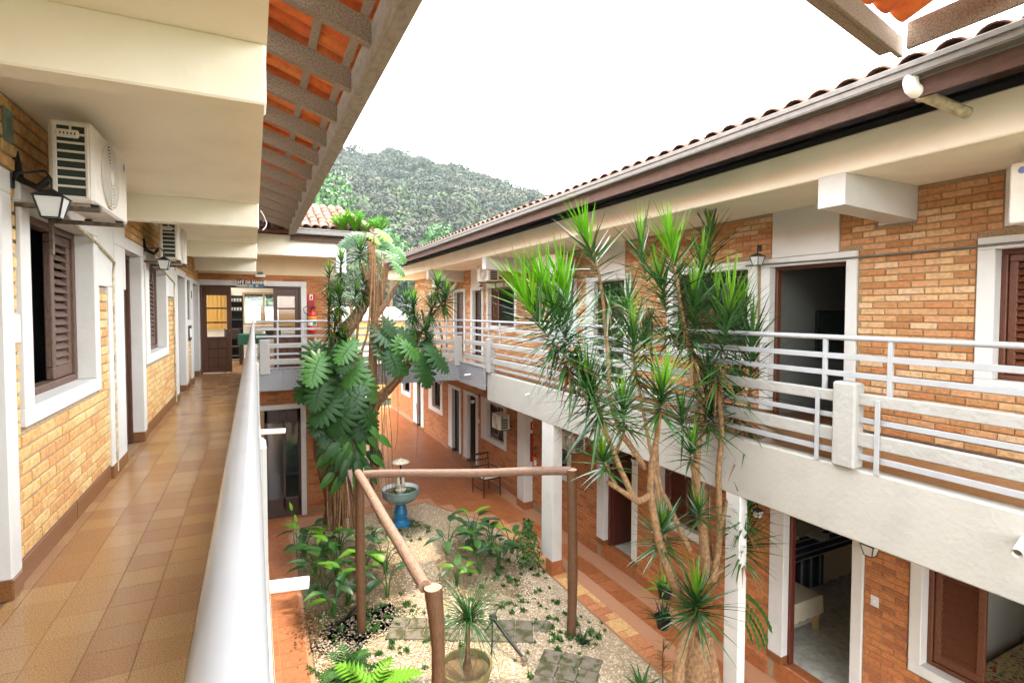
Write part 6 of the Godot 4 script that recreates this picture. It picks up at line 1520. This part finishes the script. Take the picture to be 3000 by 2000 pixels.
func build_host_tree():
	leaf_meshes()
	var t = thing("host_tree", "old leaning tree trunk with hanging roots and spiky leaf rosettes beside the walkway", "tree")
	limb("trunk", t, path([[975, 1545, 10.9], [985, 1470, 10.9], [960, 1380, 10.9], [945, 1280, 10.8], [965, 1180, 10.8], [975, 1090, 10.8], [985, 1020, 10.8]]), 0.22, 0.13, "bark", 12, 0.12)
	limb("limb", t, path([[985, 1040, 10.8], [1000, 985, 10.7], [1035, 940, 10.7], [1065, 890, 10.7], [1090, 830, 10.6]]), 0.16, 0.09, "bark", 10, 0.1)
	limb("limb", t, path([[1100, 1480, 10.9], [1095, 1300, 10.8], [1090, 1130, 10.7], [1094, 1010, 10.6], [1098, 900, 10.6], [1090, 800, 10.5], [1086, 708, 10.5]]), 0.10, 0.065, "bark_tan", 10, 0.12)
	limb("limb", t, path([[1100, 900, 10.6], [1118, 850, 10.6], [1130, 800, 10.7], [1133, 770, 10.7]]), 0.07, 0.045, "bark", 8, 0.1)
	limb("limb", t, path([[1100, 930, 10.6], [1135, 880, 10.7], [1155, 845, 10.7], [1165, 830, 10.7]]), 0.06, 0.04, "bark", 8, 0.1)
	limb("limb", t, path([[1090, 870, 10.6], [1070, 800, 10.5], [1060, 770, 10.5]]), 0.06, 0.035, "bark", 8, 0.1)
	limb("limb", t, path([[1010, 1370, 10.9], [1075, 1230, 10.9], [1115, 1165, 10.9], [1165, 1110, 10.8], [1205, 1045, 10.8], [1220, 970, 10.8]]), 0.13, 0.06, "bark", 9, 0.12)
	limb("limb", t, path([[1150, 1130, 10.8], [1110, 1160, 10.9], [1060, 1170, 10.9]]), 0.04, 0.02, "bark", 7, 0.1)
	for q in [[1250, 1000, 1235, 905], [1215, 960, 1210, 900], [1230, 985, 1275, 880], [1240, 960, 1300, 880]]:
		limb("limb", t, path([[1212, 1020, 10.8], [q[0], q[1], 10.8], [q[2], q[3], 10.8]]), 0.035, 0.022, "bark", 6)
	for q in [[967, 1050, 965, 830], [1000, 1010, 998, 780], [975, 1040, 990, 900], [1040, 1060, 1062, 850], [1055, 1080, 1068, 1000]]:
		limb("limb", t, path([[q[0], q[1] + 30, 10.6], [(q[0] + q[2]) / 2.0 - 3, (q[1] + q[3]) / 2.0, 10.6], [q[2], q[3], 10.6]]), 0.03, 0.02, "bark", 6)
	var rootp = [[1098, 690], [1106, 720], [1118, 740], [1085, 740], [1112, 760], [1126, 780], [1102, 800]]
	for k in 16:
		var q = rootp[k % 7]; var u = q[0] + rng.randf_range(-8, 8); var e = rng.randf_range(1250, 1560); var d = 10.4 + rng.randf_range(-0.1, 0.15)
		limb("aerial_root", t, path([[u, q[1], d], [u + rng.randf_range(-12, 12), lerp(float(q[1]), e, 0.35), d], [u + rng.randf_range(-16, 22), lerp(float(q[1]), e, 0.7), d], [u + rng.randf_range(-22, 30), e, d]]), rng.randf_range(0.006, 0.012), 0.004, "root", 5, 0.0)
	for q in [[1163, 1000, 1165, 1260, 1150, 1330], [1220, 1180, 1222, 1260, 1220, 1340]]:
		limb("aerial_root", t, path([[q[0], q[1], 10.7], [q[2], q[3], 10.7], [q[4], q[5], 10.7]]), 0.006, 0.004, "root", 5, 0.0)
	for k in 22:
		var u = rng.randf_range(950, 1030)
		limb("aerial_root", t, path([[u * 0.5 + 490, 1330 + rng.randf_range(-40, 40), 10.75], [u, 1430, 10.6], [u + rng.randf_range(-12, 14), 1550, 10.55 + rng.randf_range(-0.2, 0.2)]]), rng.randf_range(0.012, 0.035), 0.015, "root", 6, 0.08)
	for q in [[995, 900, 992, 860, 80, 0.40], [990, 980, 985, 935, 60, 0.40], [998, 800, 999, 755, 45, 0.30], [965, 840, 964, 795, 45, 0.30], [966, 960, 965, 860, 60, 0.28], [1062, 860, 1065, 810, 50, 0.34], [1056, 750, 1056, 730, 50, 0.40], [1000, 1000, 1005, 980, 40, 0.3], [1040, 880, 1045, 850, 40, 0.3]]:
		leaf_crown(t, at(q[0], q[1], 10.55), at(q[2], q[3], 10.55), q[4], q[5], 0.028, 0.12, 0.5, -0.7)
	for q in [[1210, 920, 1212, 885, 70, 0.40], [1263, 920, 1266, 890, 70, 0.42], [1303, 895, 1307, 860, 85, 0.42], [1280, 860, 1284, 830, 70, 0.40], [1216, 965, 1216, 940, 60, 0.36], [1246, 995, 1249, 965, 70, 0.36], [1206, 1010, 1206, 990, 50, 0.34], [1260, 1010, 1262, 995, 40, 0.3], [1240, 1060, 1241, 1050, 40, 0.28], [1190, 905, 1190, 880, 45, 0.34]]:
		leaf_crown(t, at(q[0], q[1], 10.75), at(q[2], q[3], 10.75), q[4], q[5], 0.028, 0.10, 0.5, -0.8)
	# climbing monstera
	var m = thing("climbing_monstera", "climbing plant with big split leaves wrapped around the old trunk", "plant", "")
	limb("stem", m, path([[1000, 1460, 10.6], [985, 1300, 10.5], [1010, 1150, 10.45], [1040, 1060, 10.5], [1075, 980, 10.4], [1090, 800, 10.35], [1090, 720, 10.35]]), 0.035, 0.015, "root", 6)
	limb("stem", m, path([[1100, 1180, 10.7], [1160, 1120, 10.6], [1200, 1050, 10.55], [1235, 1030, 10.5]]), 0.03, 0.012, "root", 6)
	var L = [[920, 1045, 200], [975, 1045, 200], [1010, 1032, 180], [922, 1085, 210], [1030, 1097, 190], [907, 1135, 220], [990, 1145, 190], [1055, 1138, 170], [950, 1200, 220], [995, 1235, 200], [1060, 1240, 210], [1085, 1140, 180], [960, 1270, 180], [935, 1240, 180], [1000, 1285, 170], [1050, 1280, 180], [1090, 1240, 170], [955, 1225, 170], [1030, 1235, 170], [1010, 1062, 150], [965, 1110, 190], [1035, 1185, 190], [945, 1065, 180], [1075, 1190, 170], [1000, 1190, 180], [930, 1160, 190],
		[1142, 1045, 170], [1175, 1025, 150], [1155, 1065, 180], [1248, 1090, 210], [1292, 1058, 190], [1272, 1045, 160], [1228, 1052, 150], [1195, 990, 160], [1150, 1000, 150], [1130, 985, 170], [1210, 1030, 150], [1140, 960, 140], [1180, 1075, 140], [1120, 1020, 150]]
	for q in L:
		var c = at(q[0], q[1], 10.35 + rng.randf_range(-0.25, 0.2)); var s = q[2] * 0.0027 * rng.randf_range(0.9, 1.1)
		var out = Vector3(q[0] - 1060, 0, 0).normalized() * 0.5 + Vector3(rng.randf_range(-0.4, 0.4), 0, rng.randf_range(-0.2, 0.3))
		var dir = (Vector3(0, -0.75, 0.25) + out).normalized()
		var lf = obj("leaf", monstera_m, [M.leaf_split, M.leaf_split, M.leaf_mid, M.leaf_dark][rng.randi() % 4], m, leaf_xf(c - dir * s * 0.45, dir, Vector3(rng.randf_range(-0.2, 0.2), 0.75, 0.75), s))
	for q in [[1130, 690, 115, 1], [1160, 755, 130, 2], [1025, 705, 120, 0], [1150, 725, 110, 2], [1110, 745, 110, 2], [1120, 785, 100, 2], [1180, 750, 105, 2], [1010, 712, 100, 0], [1100, 700, 90, 1], [1172, 790, 105, 2], [1045, 700, 100, 0]]:
		var c = at(q[0], q[1], 10.5 + rng.randf_range(-0.2, 0.3)); var s = q[2] * 0.0027
		var dir = Vector3(signf(q[0] - 1085) * 0.6 + rng.randf_range(-0.3, 0.3), -0.5, rng.randf_range(0.0, 0.5)).normalized()
		obj("leaf", monstera_m, [M.leaf_dark, M.leaf_young, M.leaf_mid][q[3]], m, leaf_xf(c - dir * s * 0.45, dir, Vector3(0.1, 0.8, 0.6), s))
	# long leaved philodendron lower down
	var ph = thing("philodendron", "cluster of long pointed glossy leaves hanging on the lower trunk", "plant")
	limb("stem", ph, path([[1040, 1480, 10.5], [1035, 1380, 10.4], [1030, 1280, 10.4]]), 0.025, 0.012, "root", 6)
	for q in [[944, 1311], [968, 1323], [997, 1291], [1013, 1319], [1029, 1319], [1061, 1307], [1061, 1344], [1094, 1295], [1098, 1267], [1126, 1291], [993, 1352], [1009, 1372], [1041, 1352], [1073, 1360], [1094, 1344], [1106, 1327], [956, 1408], [1020, 1290], [985, 1335], [1080, 1280], [1050, 1380], [1110, 1350], [970, 1380], [960, 1350], [1000, 1400], [1060, 1400], [985, 1420], [1045, 1420], [1090, 1390], [1015, 1350], [945, 1345]]:
		var c = at(q[0], q[1], 10.25 + rng.randf_range(-0.2, 0.25)); var s = rng.randf_range(0.36, 0.46)
		var dir = Vector3((q[0] - 1035) * 0.012 + rng.randf_range(-0.2, 0.2), -0.75, 0.25).normalized()
		obj("leaf", broad_m[rng.randi() % 2], [M.leaf_mid, M.leaf_dark, M.leaf_mid][rng.randi() % 3], ph, leaf_xf(c - dir * s * 0.5, dir, Vector3(rng.randf_range(-0.3, 0.3), 0.7, 0.7), s, 0.95))
	# ferns growing out of the far gutter
	for q in [[1.78, 12.16, 0.52, 12], [2.05, 12.14, 0.55, 12], [2.3, 12.16, 0.42, 10], [2.56, 12.1, 0.55, 10]]:
		fern("gutter_fern", ["bright green fern sprouting from the far gutter farthest along the tiles", "bright green fern in the middle of the far gutter", "short bright fern on the far gutter before its end", "bright fern at the very end of the far gutter"][[1.78, 2.05, 2.3, 2.56].find(q[0])], P(q[0], 1.74, q[1]), q[2], q[3], "leaf_fern", 1.15, "ferns in the far gutter")

func fern(called, label, p: Vector3, L: float, n: int, key: String, el := 0.75, grp := ""):
	var f = thing(called, label, "fern", grp, p)
	for k in n:
		var a = TAU * k / n + rng.randf_range(-0.3, 0.3); var e = el + rng.randf_range(-0.25, 0.25)
		var dir = Vector3(cos(a) * cos(e), sin(e), sin(a) * cos(e)); var q = Vector3.ZERO; var b = B.new()
		var ll = L * rng.randf_range(0.75, 1.1); var ns = 11
		for i in ns:
			var t = i / float(ns); var w = ll * 0.34 * sin(PI * min(1.0, t * 0.85 + 0.18)) * (1.0 if i < ns - 1 else 0.5)
			var sd = dir.cross(Vector3.UP).normalized()
			for sg in [-1, 1]: b.blade(q, sd * sg + dir * 0.45 + Vector3.UP * 0.1, w, ll * 0.10, 0.3, 3)
			var q0 = q
			q += dir * ll / ns; dir = (dir + Vector3.DOWN * 0.085).normalized()
			b.tube([q0, q], [0.004], 4, false)
		obj("frond", b.mesh(), M[key], f)

func build_dracaena():
	var t = thing("dracaena", "tall dracaena with many pale brown stems and spiky green leaf heads", "plant")
	var D = 4.25
	limb("trunk", t, [at(2040, 1960, D) + Vector3(0.02, -0.55, 0.0), at(2042, 1990, D), at(2050, 1900, D), at(2055, 1850, D)], 0.17, 0.13, "bark_tan", 14, 0.16)
	limb("trunk_root", t, [at(1985, 1960, D - 0.1) + Vector3(-0.03, -0.5, 0.05), at(1990, 1960, D - 0.1), at(2005, 1880, D - 0.05), at(2030, 1830, D)], 0.07, 0.05, "bark_tan", 9, 0.15)
	limb("trunk_root", t, [at(2095, 1960, D - 0.1) + Vector3(0.06, -0.5, 0.05), at(2090, 1960, D - 0.1), at(2075, 1880, D), at(2060, 1820, D)], 0.07, 0.05, "bark_tan", 9, 0.15)
	var br = [
		[[[2050, 1860, 4.25], [1990, 1740, 4.25], [1955, 1660, 4.2], [1927, 1567, 4.2], [1906, 1440, 4.2], [1915, 1330, 4.2], [1927, 1266, 4.2], [1932, 1190, 4.1]], 0.085, 0.03],
		[[[1906, 1450, 4.2], [1865, 1465, 4.1], [1830, 1400, 4.1], [1800, 1330, 4.1], [1765, 1240, 4.1], [1740, 1150, 4.1], [1700, 1080, 4.1]], 0.045, 0.03],
		[[[1870, 1470, 4.1], [1825, 1440, 4.0], [1780, 1412, 4.0]], 0.04, 0.03],
		[[[1800, 1420, 4.0], [1783, 1380, 4.0], [1770, 1350, 4.0]], 0.025, 0.018],
		[[[1890, 1370, 4.3], [1850, 1310, 4.3], [1820, 1265, 4.3], [1790, 1180, 4.35], [1784, 1125, 4.35], [1777, 991, 4.4], [1757, 812, 4.4], [1721, 701, 4.4]], 0.045, 0.02],
		[[[2075, 1700, 4.3], [2060, 1560, 4.3], [2040, 1400, 4.3], [2050, 1255, 4.3], [2054, 1200, 4.3], [2025, 1036, 4.3], [2003, 946, 4.3], [1976, 768, 4.3]], 0.08, 0.025],
		[[[2080, 1640, 4.4], [2070, 1500, 4.45], [2075, 1390, 4.5], [2085, 1250, 4.5], [2090, 1100, 4.6], [2085, 900, 4.7]], 0.05, 0.02],
		[[[2090, 1700, 4.2], [2110, 1560, 4.2], [2105, 1400, 4.15], [2115, 1270, 4.1], [2110, 1170, 4.0], [2118, 1080, 3.95]], 0.055, 0.028],
		[[[2105, 1560, 4.2], [2140, 1450, 4.1], [2176, 1389, 4.05], [2195, 1385, 4.05]], 0.05, 0.03],
		[[[2178, 1392, 4.05], [2182, 1330, 4.05], [2190, 1240, 4.0], [2200, 1120, 4.0]], 0.035, 0.02],
		[[[2020, 1610, 4.3], [1960, 1480, 4.4], [1930, 1400, 4.5], [1920, 1200, 4.7], [1900, 900, 4.8]], 0.045, 0.02],
		[[[1945, 1600, 4.2], [1935, 1480, 4.4], [1880, 1180, 4.7], [1850, 1020, 4.8]], 0.04, 0.018],
		[[[1985, 1700, 4.3], [1950, 1620, 4.35], [1935, 1580, 4.3]], 0.04, 0.03],
		[[[2100, 1680, 4.2], [2150, 1640, 4.1], [2178, 1600, 4.0]], 0.04, 0.025],
		[[[2045, 1440, 4.3], [2030, 1380, 4.2], [2024, 1340, 4.1]], 0.03, 0.02],
		[[[2060, 1900, 4.2], [2050, 1830, 4.05], [2042, 1790, 4.0]], 0.04, 0.03]]
	for q in br: limb("branch", t, path(q[0]), q[1] * 0.72, q[2] * 0.72, "bark_tan", 9, 0.08)
	# heads: lower end u v, tip u v, distance, leaves, length, young share
	for q in [[1770, 850, 1708, 675, 4.4, 75, 0.42, 0.22], [1700, 1090, 1585, 830, 4.1, 120, 0.46, 0.22], [1650, 1060, 1520, 850, 4.0, 75, 0.44, 0.25], [1690, 1020, 1640, 810, 4.1, 85, 0.42, 0.25],
		[2003, 930, 1960, 690, 4.3, 110, 0.42, 0.25], [1905, 900, 1876, 690, 4.9, 60, 0.45, 0.1], [2085, 860, 2080, 650, 4.8, 70, 0.46, 0.1], [2055, 900, 2055, 750, 4.6, 70, 0.42, 0.12],
		[2110, 1070, 2145, 870, 3.95, 105, 0.50, 0.2], [2195, 1220, 2205, 960, 4.0, 85, 0.46, 0.05], [1840, 950, 1838, 880, 4.85, 60, 0.42, 0.0], [1890, 1040, 1890, 990, 4.8, 50, 0.4, 0.0], [1935, 1200, 1942, 1140, 3.95, 85, 0.42, 0.2],
		[1750, 1210, 1715, 1110, 4.0, 90, 0.46, 0.08], [2022, 1345, 2026, 1310, 4.1, 45, 0.30, 0.1], [1772, 1370, 1765, 1335, 4.0, 38, 0.32, 0.2], [1936, 1590, 1938, 1545, 4.25, 75, 0.36, 0.05], [2050, 1520, 2050, 1490, 4.2, 35, 0.28, 0.1],
		[2180, 1530, 2188, 1480, 4.0, 75, 0.38, 0.08], [2176, 1620, 2182, 1570, 4.0, 75, 0.38, 0.02], [2042, 1790, 2042, 1755, 3.95, 90, 0.46, 0.12], [2060, 1180, 2075, 1090, 4.35, 60, 0.40, 0.0], [1790, 1020, 1775, 930, 4.6, 55, 0.40, 0.0], [2150, 1200, 2155, 1110, 4.2, 60, 0.42, 0.0], [1860, 1080, 1850, 960, 4.3, 60, 0.42, 0.1], [1960, 960, 1930, 800, 4.5, 80, 0.44, 0.1], [2030, 1010, 2035, 850, 4.2, 80, 0.46, 0.1], [2160, 1060, 2175, 900, 4.3, 70, 0.46, 0.1], [2080, 1240, 2085, 1180, 4.2, 60, 0.44, 0.05], [1830, 1240, 1822, 1180, 4.2, 60, 0.42, 0.1], [1620, 1000, 1560, 900, 4.15, 60, 0.44, 0.15], [2000, 1260, 1995, 1210, 4.4, 50, 0.42, 0.05], [2110, 1000, 2100, 860, 4.4, 60, 0.44, 0.1]]:
		leaf_crown(t, at(q[0], q[1], q[4]), at(q[2], q[3], q[4]), q[5], q[6] * 1.1, 0.030, q[7], 0.3, -0.5)

func lily(label, x, d, h, n, sd, called := "peace_lily"):
	var r = RandomNumberGenerator.new(); r.seed = sd
	var p = thing(called, label, "plant", "broad leaved plants in the gravel bed", P(x, G - 0.02, d))
	var sb = B.new()
	for k in n:
		var a = TAU * k / n + r.randf_range(-0.4, 0.4); var rad = r.randf_range(0.08, 0.30) * h; var hh = h * r.randf_range(0.35, 0.8)
		var tip = Vector3(cos(a) * rad, hh, sin(a) * rad)
		sb.tube([Vector3(cos(a) * 0.02, 0, sin(a) * 0.02), Vector3(cos(a) * rad * 0.4, hh * 0.6, sin(a) * rad * 0.4), tip], [0.012, 0.009, 0.006], 5, false)
		var s = r.randf_range(0.30, 0.44) * (0.7 + 0.3 * h)
		var dir = Vector3(cos(a), r.randf_range(-0.15, 0.65), sin(a)).normalized()
		obj("leaf", broad_m[r.randi() % 3], [M.leaf_dark, M.leaf_dark, M.leaf_dark, M.leaf_mid, M.leaf_mid, M.leaf_young][r.randi() % 6], p, leaf_xf(tip, dir, Vector3.UP + Vector3(cos(a), 0, sin(a)) * 0.2, s))
	obj("stem", sb.mesh(), M.leaf_mid, p)

func build_bed_plants():
	var left = [[0.80, 10.6, 0.8, 8], [1.15, 10.3, 0.75, 8], [0.90, 9.7, 0.8, 8], [1.45, 10.6, 0.7, 7], [1.25, 9.5, 0.85, 9], [1.75, 10.1, 0.7, 7], [0.95, 8.9, 0.85, 9], [1.65, 9.2, 0.8, 8], [1.3, 8.6, 0.8, 8], [2.05, 9.3, 0.65, 6], [1.9, 8.5, 0.7, 5], [1.02, 8.3, 0.7, 7]]
	var ll = ["dark leafy lily against the floor tiles nearest the trunk", "leafy lily in front of the trunk roots", "dark lily whose leaves lean over the terracotta tiles", "lily at the foot of the hanging roots", "tall leafy lily in the middle of the clump behind the first post", "lily between the first post and the fountain", "large lily on the tile side of the first post", "tall pale leaved lily just past the first post", "low lily below the first post", "young lily with yellowish tips under the long top log", "single upright lily stem under the top log", "nearest lily of the clump beside the drain stub"]
	for i in left.size(): lily(ll[i], left[i][0], left[i][1], left[i][2], left[i][3], 400 + i)
	var right = [[3.28, 9.5, 0.75, 6], [3.95, 9.9, 0.75, 8], [3.75, 9.3, 0.75, 9], [4.05, 9.2, 0.7, 7], [4.42, 9.0, 0.85, 5], [3.55, 8.55, 0.6, 6], [3.05, 8.35, 0.5, 5], [3.95, 8.6, 0.65, 7]]
	var rl = ["single upright lily standing nearest the fountain", "leafy lily farthest back towards the armchair", "dense lily in the middle of the clump before the column", "lily just left of the white column", "tall thin lily beside the white column and shrub", "bright lily low in the soil patch", "small pale lily at the near edge of the soil patch", "lily in front of the clump before the column"]
	for i in right.size(): lily(rl[i], right[i][0], right[i][1], right[i][2], right[i][3], 500 + i)
	# flower spathe stalks by the glazed door
	var sp = thing("lily_flower", "two pale yellow lily flowers on thin stalks before the lower glazed door", "flower", "", P(0.62, G, 10.2))
	for q in [[-0.05, 1.05, 0.02], [0.03, 0.80, -0.03]]:
		obj("stalk", mtube([Vector3(0.05, 0, 0), Vector3(q[0] * 0.5, q[1] * 0.5, 0), Vector3(q[0], q[1], q[2])], [0.006, 0.005, 0.004], 5), M.leaf_mid, sp)
		obj("petal", broad_m[0], M.leaf_young, sp, leaf_xf(Vector3(q[0], q[1], q[2]), Vector3(-0.2, 1, 0.1), Vector3(0.2, 0, 1), 0.16, 0.8))
	# small leaved shrub at the column
	var s = thing("shrub", "bright small leaved shrub pressed against the white column", "shrub", "", P(4.42, G, 8.35))
	for k in 5: obj("stem", mtube([Vector3(0, 0, 0), Vector3(rng.randf_range(-0.1, 0.1), 0.3, rng.randf_range(-0.1, 0.1)), Vector3(rng.randf_range(-0.2, 0.2), 0.75, rng.randf_range(-0.2, 0.2))], [0.012, 0.009, 0.004], 5), M.bark, s)
	var fb = B.new()
	for k in 900:
		var dv = Vector3(rng.randfn(), rng.randfn(), rng.randfn()).normalized(); var y = rng.randf_range(0.05, 0.85)
		var rr = 0.24 * (0.75 + 0.3 * sin(y * 6.0)) * (1.0 if y < 0.7 else 0.7)
		var p = Vector3(dv.x * rr, y, dv.z * rr) * Vector3(rng.randf_range(0.8, 1.1), 1, 1); var g = rng.randf_range(0.6, 1.25)
		fb.col = Color(g, g, g * 0.8)
		var nn = (Vector3(dv.x, 0.6, dv.z) + Vector3(rng.randfn(), rng.randfn(), rng.randfn()) * 0.4).normalized(); var tt = nn.cross(Vector3(rng.randfn(), rng.randfn(), rng.randfn())).normalized(); var ss = nn.cross(tt)
		var l = rng.randf_range(0.022, 0.036)
		fb.tri(p, p + tt * l + ss * l * 0.6, p + tt * l * 2.0, nn, nn, nn); fb.tri(p, p + tt * l - ss * l * 0.6, p + tt * l * 2.0, nn, nn, nn)
	obj("foliage", fb.mesh(), M.leaf_mid, s)
	fern("fern", "bright sunlit fern at the lower edge of the gravel bed", P(1.25, G, 6.35), 0.62, 13, "leaf_fern", 0.55)
	fern("fern", "darker fern beside the sunlit one near the floor tiles", P(1.0, G, 6.85), 0.45, 11, "leaf_mid", 0.7)
	fern("fern", "low dark fern under the sunlit fern at the tile edge", P(0.92, G, 6.25), 0.42, 11, "leaf_dark", 0.6)
	# brown withered ivy spilling over the tiles
	var wv = thing("withered_plant", "withered brown creeper spilling from the bed onto the terracotta tiles", "plant", "", P(0.68, G, 8.0))
	fb = B.new()
	for k in 420:
		var p = Vector3(rng.randfn() * 0.10, abs(rng.randfn()) * 0.10, rng.randfn() * 0.30); var nn = Vector3(rng.randfn(), 1.2 + rng.randfn(), rng.randfn()).normalized()
		var tt = nn.cross(Vector3(rng.randfn(), rng.randfn(), rng.randfn())).normalized(); var ss = nn.cross(tt); var l = rng.randf_range(0.012, 0.028); var g = rng.randf_range(0.4, 0.9); fb.col = Color(g, g, g)
		fb.tri(p, p + tt * l + ss * l * 0.6, p + tt * l * 2.0, nn, nn, nn); fb.tri(p, p + tt * l - ss * l * 0.6, p + tt * l * 2.0, nn, nn, nn)
	obj("foliage", fb.mesh(), M.leaf_brown, wv)
	# small agaves and seedlings
	for q in [[4.08, 6.05, 0.26, "dark spiky seedling at the foot of the right wooden post"], [4.2, 4.95, 0.36, "strap leaved young plant at the bottom edge of the bed"], [4.45, 4.6, 0.2, "small bright sprout beside the border tiles"]]:
		var a = thing("young_plant", q[3], "plant", "", P(q[0], G - 0.02, q[1]))
		for k in 12:
			var b = B.new(); var an = TAU * k / 12 + rng.randf() * 0.4; var el = rng.randf_range(0.5, 1.2)
			b.blade(Vector3.ZERO, Vector3(cos(an) * cos(el), sin(el), sin(an) * cos(el)), q[2] * rng.randf_range(0.8, 1.15), q[2] * 0.16, 0.7, 5)
			obj("leaf", b.mesh(), M.leaf_dark if q[1] > 5.5 else M.leaf_mid, a)
	# weeds scattered over the gravel
	var mm = MultiMesh.new(); mm.transform_format = MultiMesh.TRANSFORM_3D
	var wb = B.new()
	for k in 14:
		var an = rng.randf() * TAU; var el = rng.randf_range(0.3, 1.2); wb.blade(Vector3(rng.randfn() * 0.02, 0, rng.randfn() * 0.02), Vector3(cos(an) * cos(el), sin(el), sin(an) * cos(el)), 0.06, 0.02, 0.8, 3)
	mm.mesh = wb.mesh(); var xs = []
	for q in [[3.95, 6.4, 0.3, 26], [4.2, 7.0, 0.25, 16], [3.6, 7.4, 0.12, 8], [1.5, 7.9, 0.6, 60], [3.4, 5.6, 0.3, 14], [3.9, 7.9, 0.3, 14], [2.9, 7.6, 0.3, 8], [1.2, 6.9, 0.4, 40], [4.3, 6.2, 0.15, 12], [2.3, 7.9, 0.5, 8], [4.2, 8.1, 0.3, 18], [2.8, 11.0, 0.4, 30], [2.43, 6.25, 0.2, 0]]:
		for k in q[3]: xs.append(P(q[0] + rng.randfn() * q[2], G - 0.02, q[1] + rng.randfn() * q[2]))
	mm.instance_count = xs.size()
	for i in xs.size(): mm.set_instance_transform(i, Transform3D(Basis(Vector3.UP, rng.randf() * TAU) * Basis.from_scale(Vector3.ONE * rng.randf_range(0.6, 1.5)), xs[i]))
	var mi = MultiMeshInstance3D.new(); mi.multimesh = mm; mi.material_override = M.leaf_mid; put(mi, "weeds"); stuff(mi)
	# hanging pots beside the dracaena
	for q in [[4.60, -3.50, 5.0, "hanging dark pot with yellow green orchid leaves beside the dracaena stems", "leaf_young"], [4.62, -3.92, 5.05, "lower hanging pot with a small dark plant beside the dracaena stems", "leaf_dark"]]:
		var h = thing("hanging_pot", q[3], "plant pot", "", P(q[0], q[1], q[2]))
		var b = B.new(); b.lathe([Vector2(0.0, -0.10), Vector2(0.07, -0.10), Vector2(0.10, 0.04), Vector2(0.108, 0.05), Vector2(0.095, 0.05), Vector2(0.08, 0.02), Vector2(0, 0.02)], Vector3.ZERO, 18); obj("pot", b.mesh(), M.pot_dark, h)
		for k in 3: obj("hanger", mtube([Vector3(cos(TAU * k / 3) * 0.1, 0.05, sin(TAU * k / 3) * 0.1), Vector3(0, 0.45, 0)], [0.003], 4), M.iron, h)
		for k in 26:
			var lb = B.new(); var an = rng.randf() * TAU; var el = rng.randf_range(0.2, 1.4)
			lb.blade(Vector3(cos(an), 0, sin(an)) * 0.04, Vector3(cos(an) * cos(el), sin(el), sin(an) * cos(el)), rng.randf_range(0.15, 0.38), 0.03, 1.2, 5); obj("leaf", lb.mesh(), M[q[4]], h)
	var st = thing("thin_shrub", "small thin leaved shrub rising from the tiles below the hanging pots", "plant", "", P(4.5, G, 4.9))
	obj("stem", mtube([Vector3.ZERO, Vector3(-0.02, 0.3, 0), Vector3(0, 0.62, 0)], [0.008, 0.006, 0.003], 5), M.bark, st)
	for k in 26:
		var lb = B.new(); var an = rng.randf() * TAU; lb.blade(Vector3(0, 0.15 + 0.018 * k, 0), Vector3(cos(an), 0.5, sin(an)), 0.16, 0.022, 0.6, 4); obj("leaf", lb.mesh(), M.leaf_brown if k % 3 else M.leaf_mid, st)
	# leafy climber on the near column behind the trunk
	var cl = thing("column_climber", "light green leafy climber hanging behind the dracaena trunk", "plant", "", at(2180, 1800, 4.1))
	for k in 7:
		var p = Vector3(rng.randf_range(-0.2, 0.0), rng.randf_range(0.1, 0.3), rng.randf_range(-0.1, 0.1)); var dir = Vector3(rng.randf_range(0.1, 0.8), -0.3, rng.randf_range(-0.2, 0.5)).normalized(); var b = B.new()
		for i in 10:
			var sd = dir.cross(Vector3.UP).normalized()
			for sg in [-1, 1]: b.blade(p, sd * sg + dir * 0.4, 0.085, 0.034, 0.4, 3)
			var p0 = p
			p += dir * 0.055; dir = (dir + Vector3.DOWN * 0.16).normalized()
			b.tube([p0, p], [0.003], 4, false)
		obj("frond", b.mesh(), M.leaf_mid, cl)
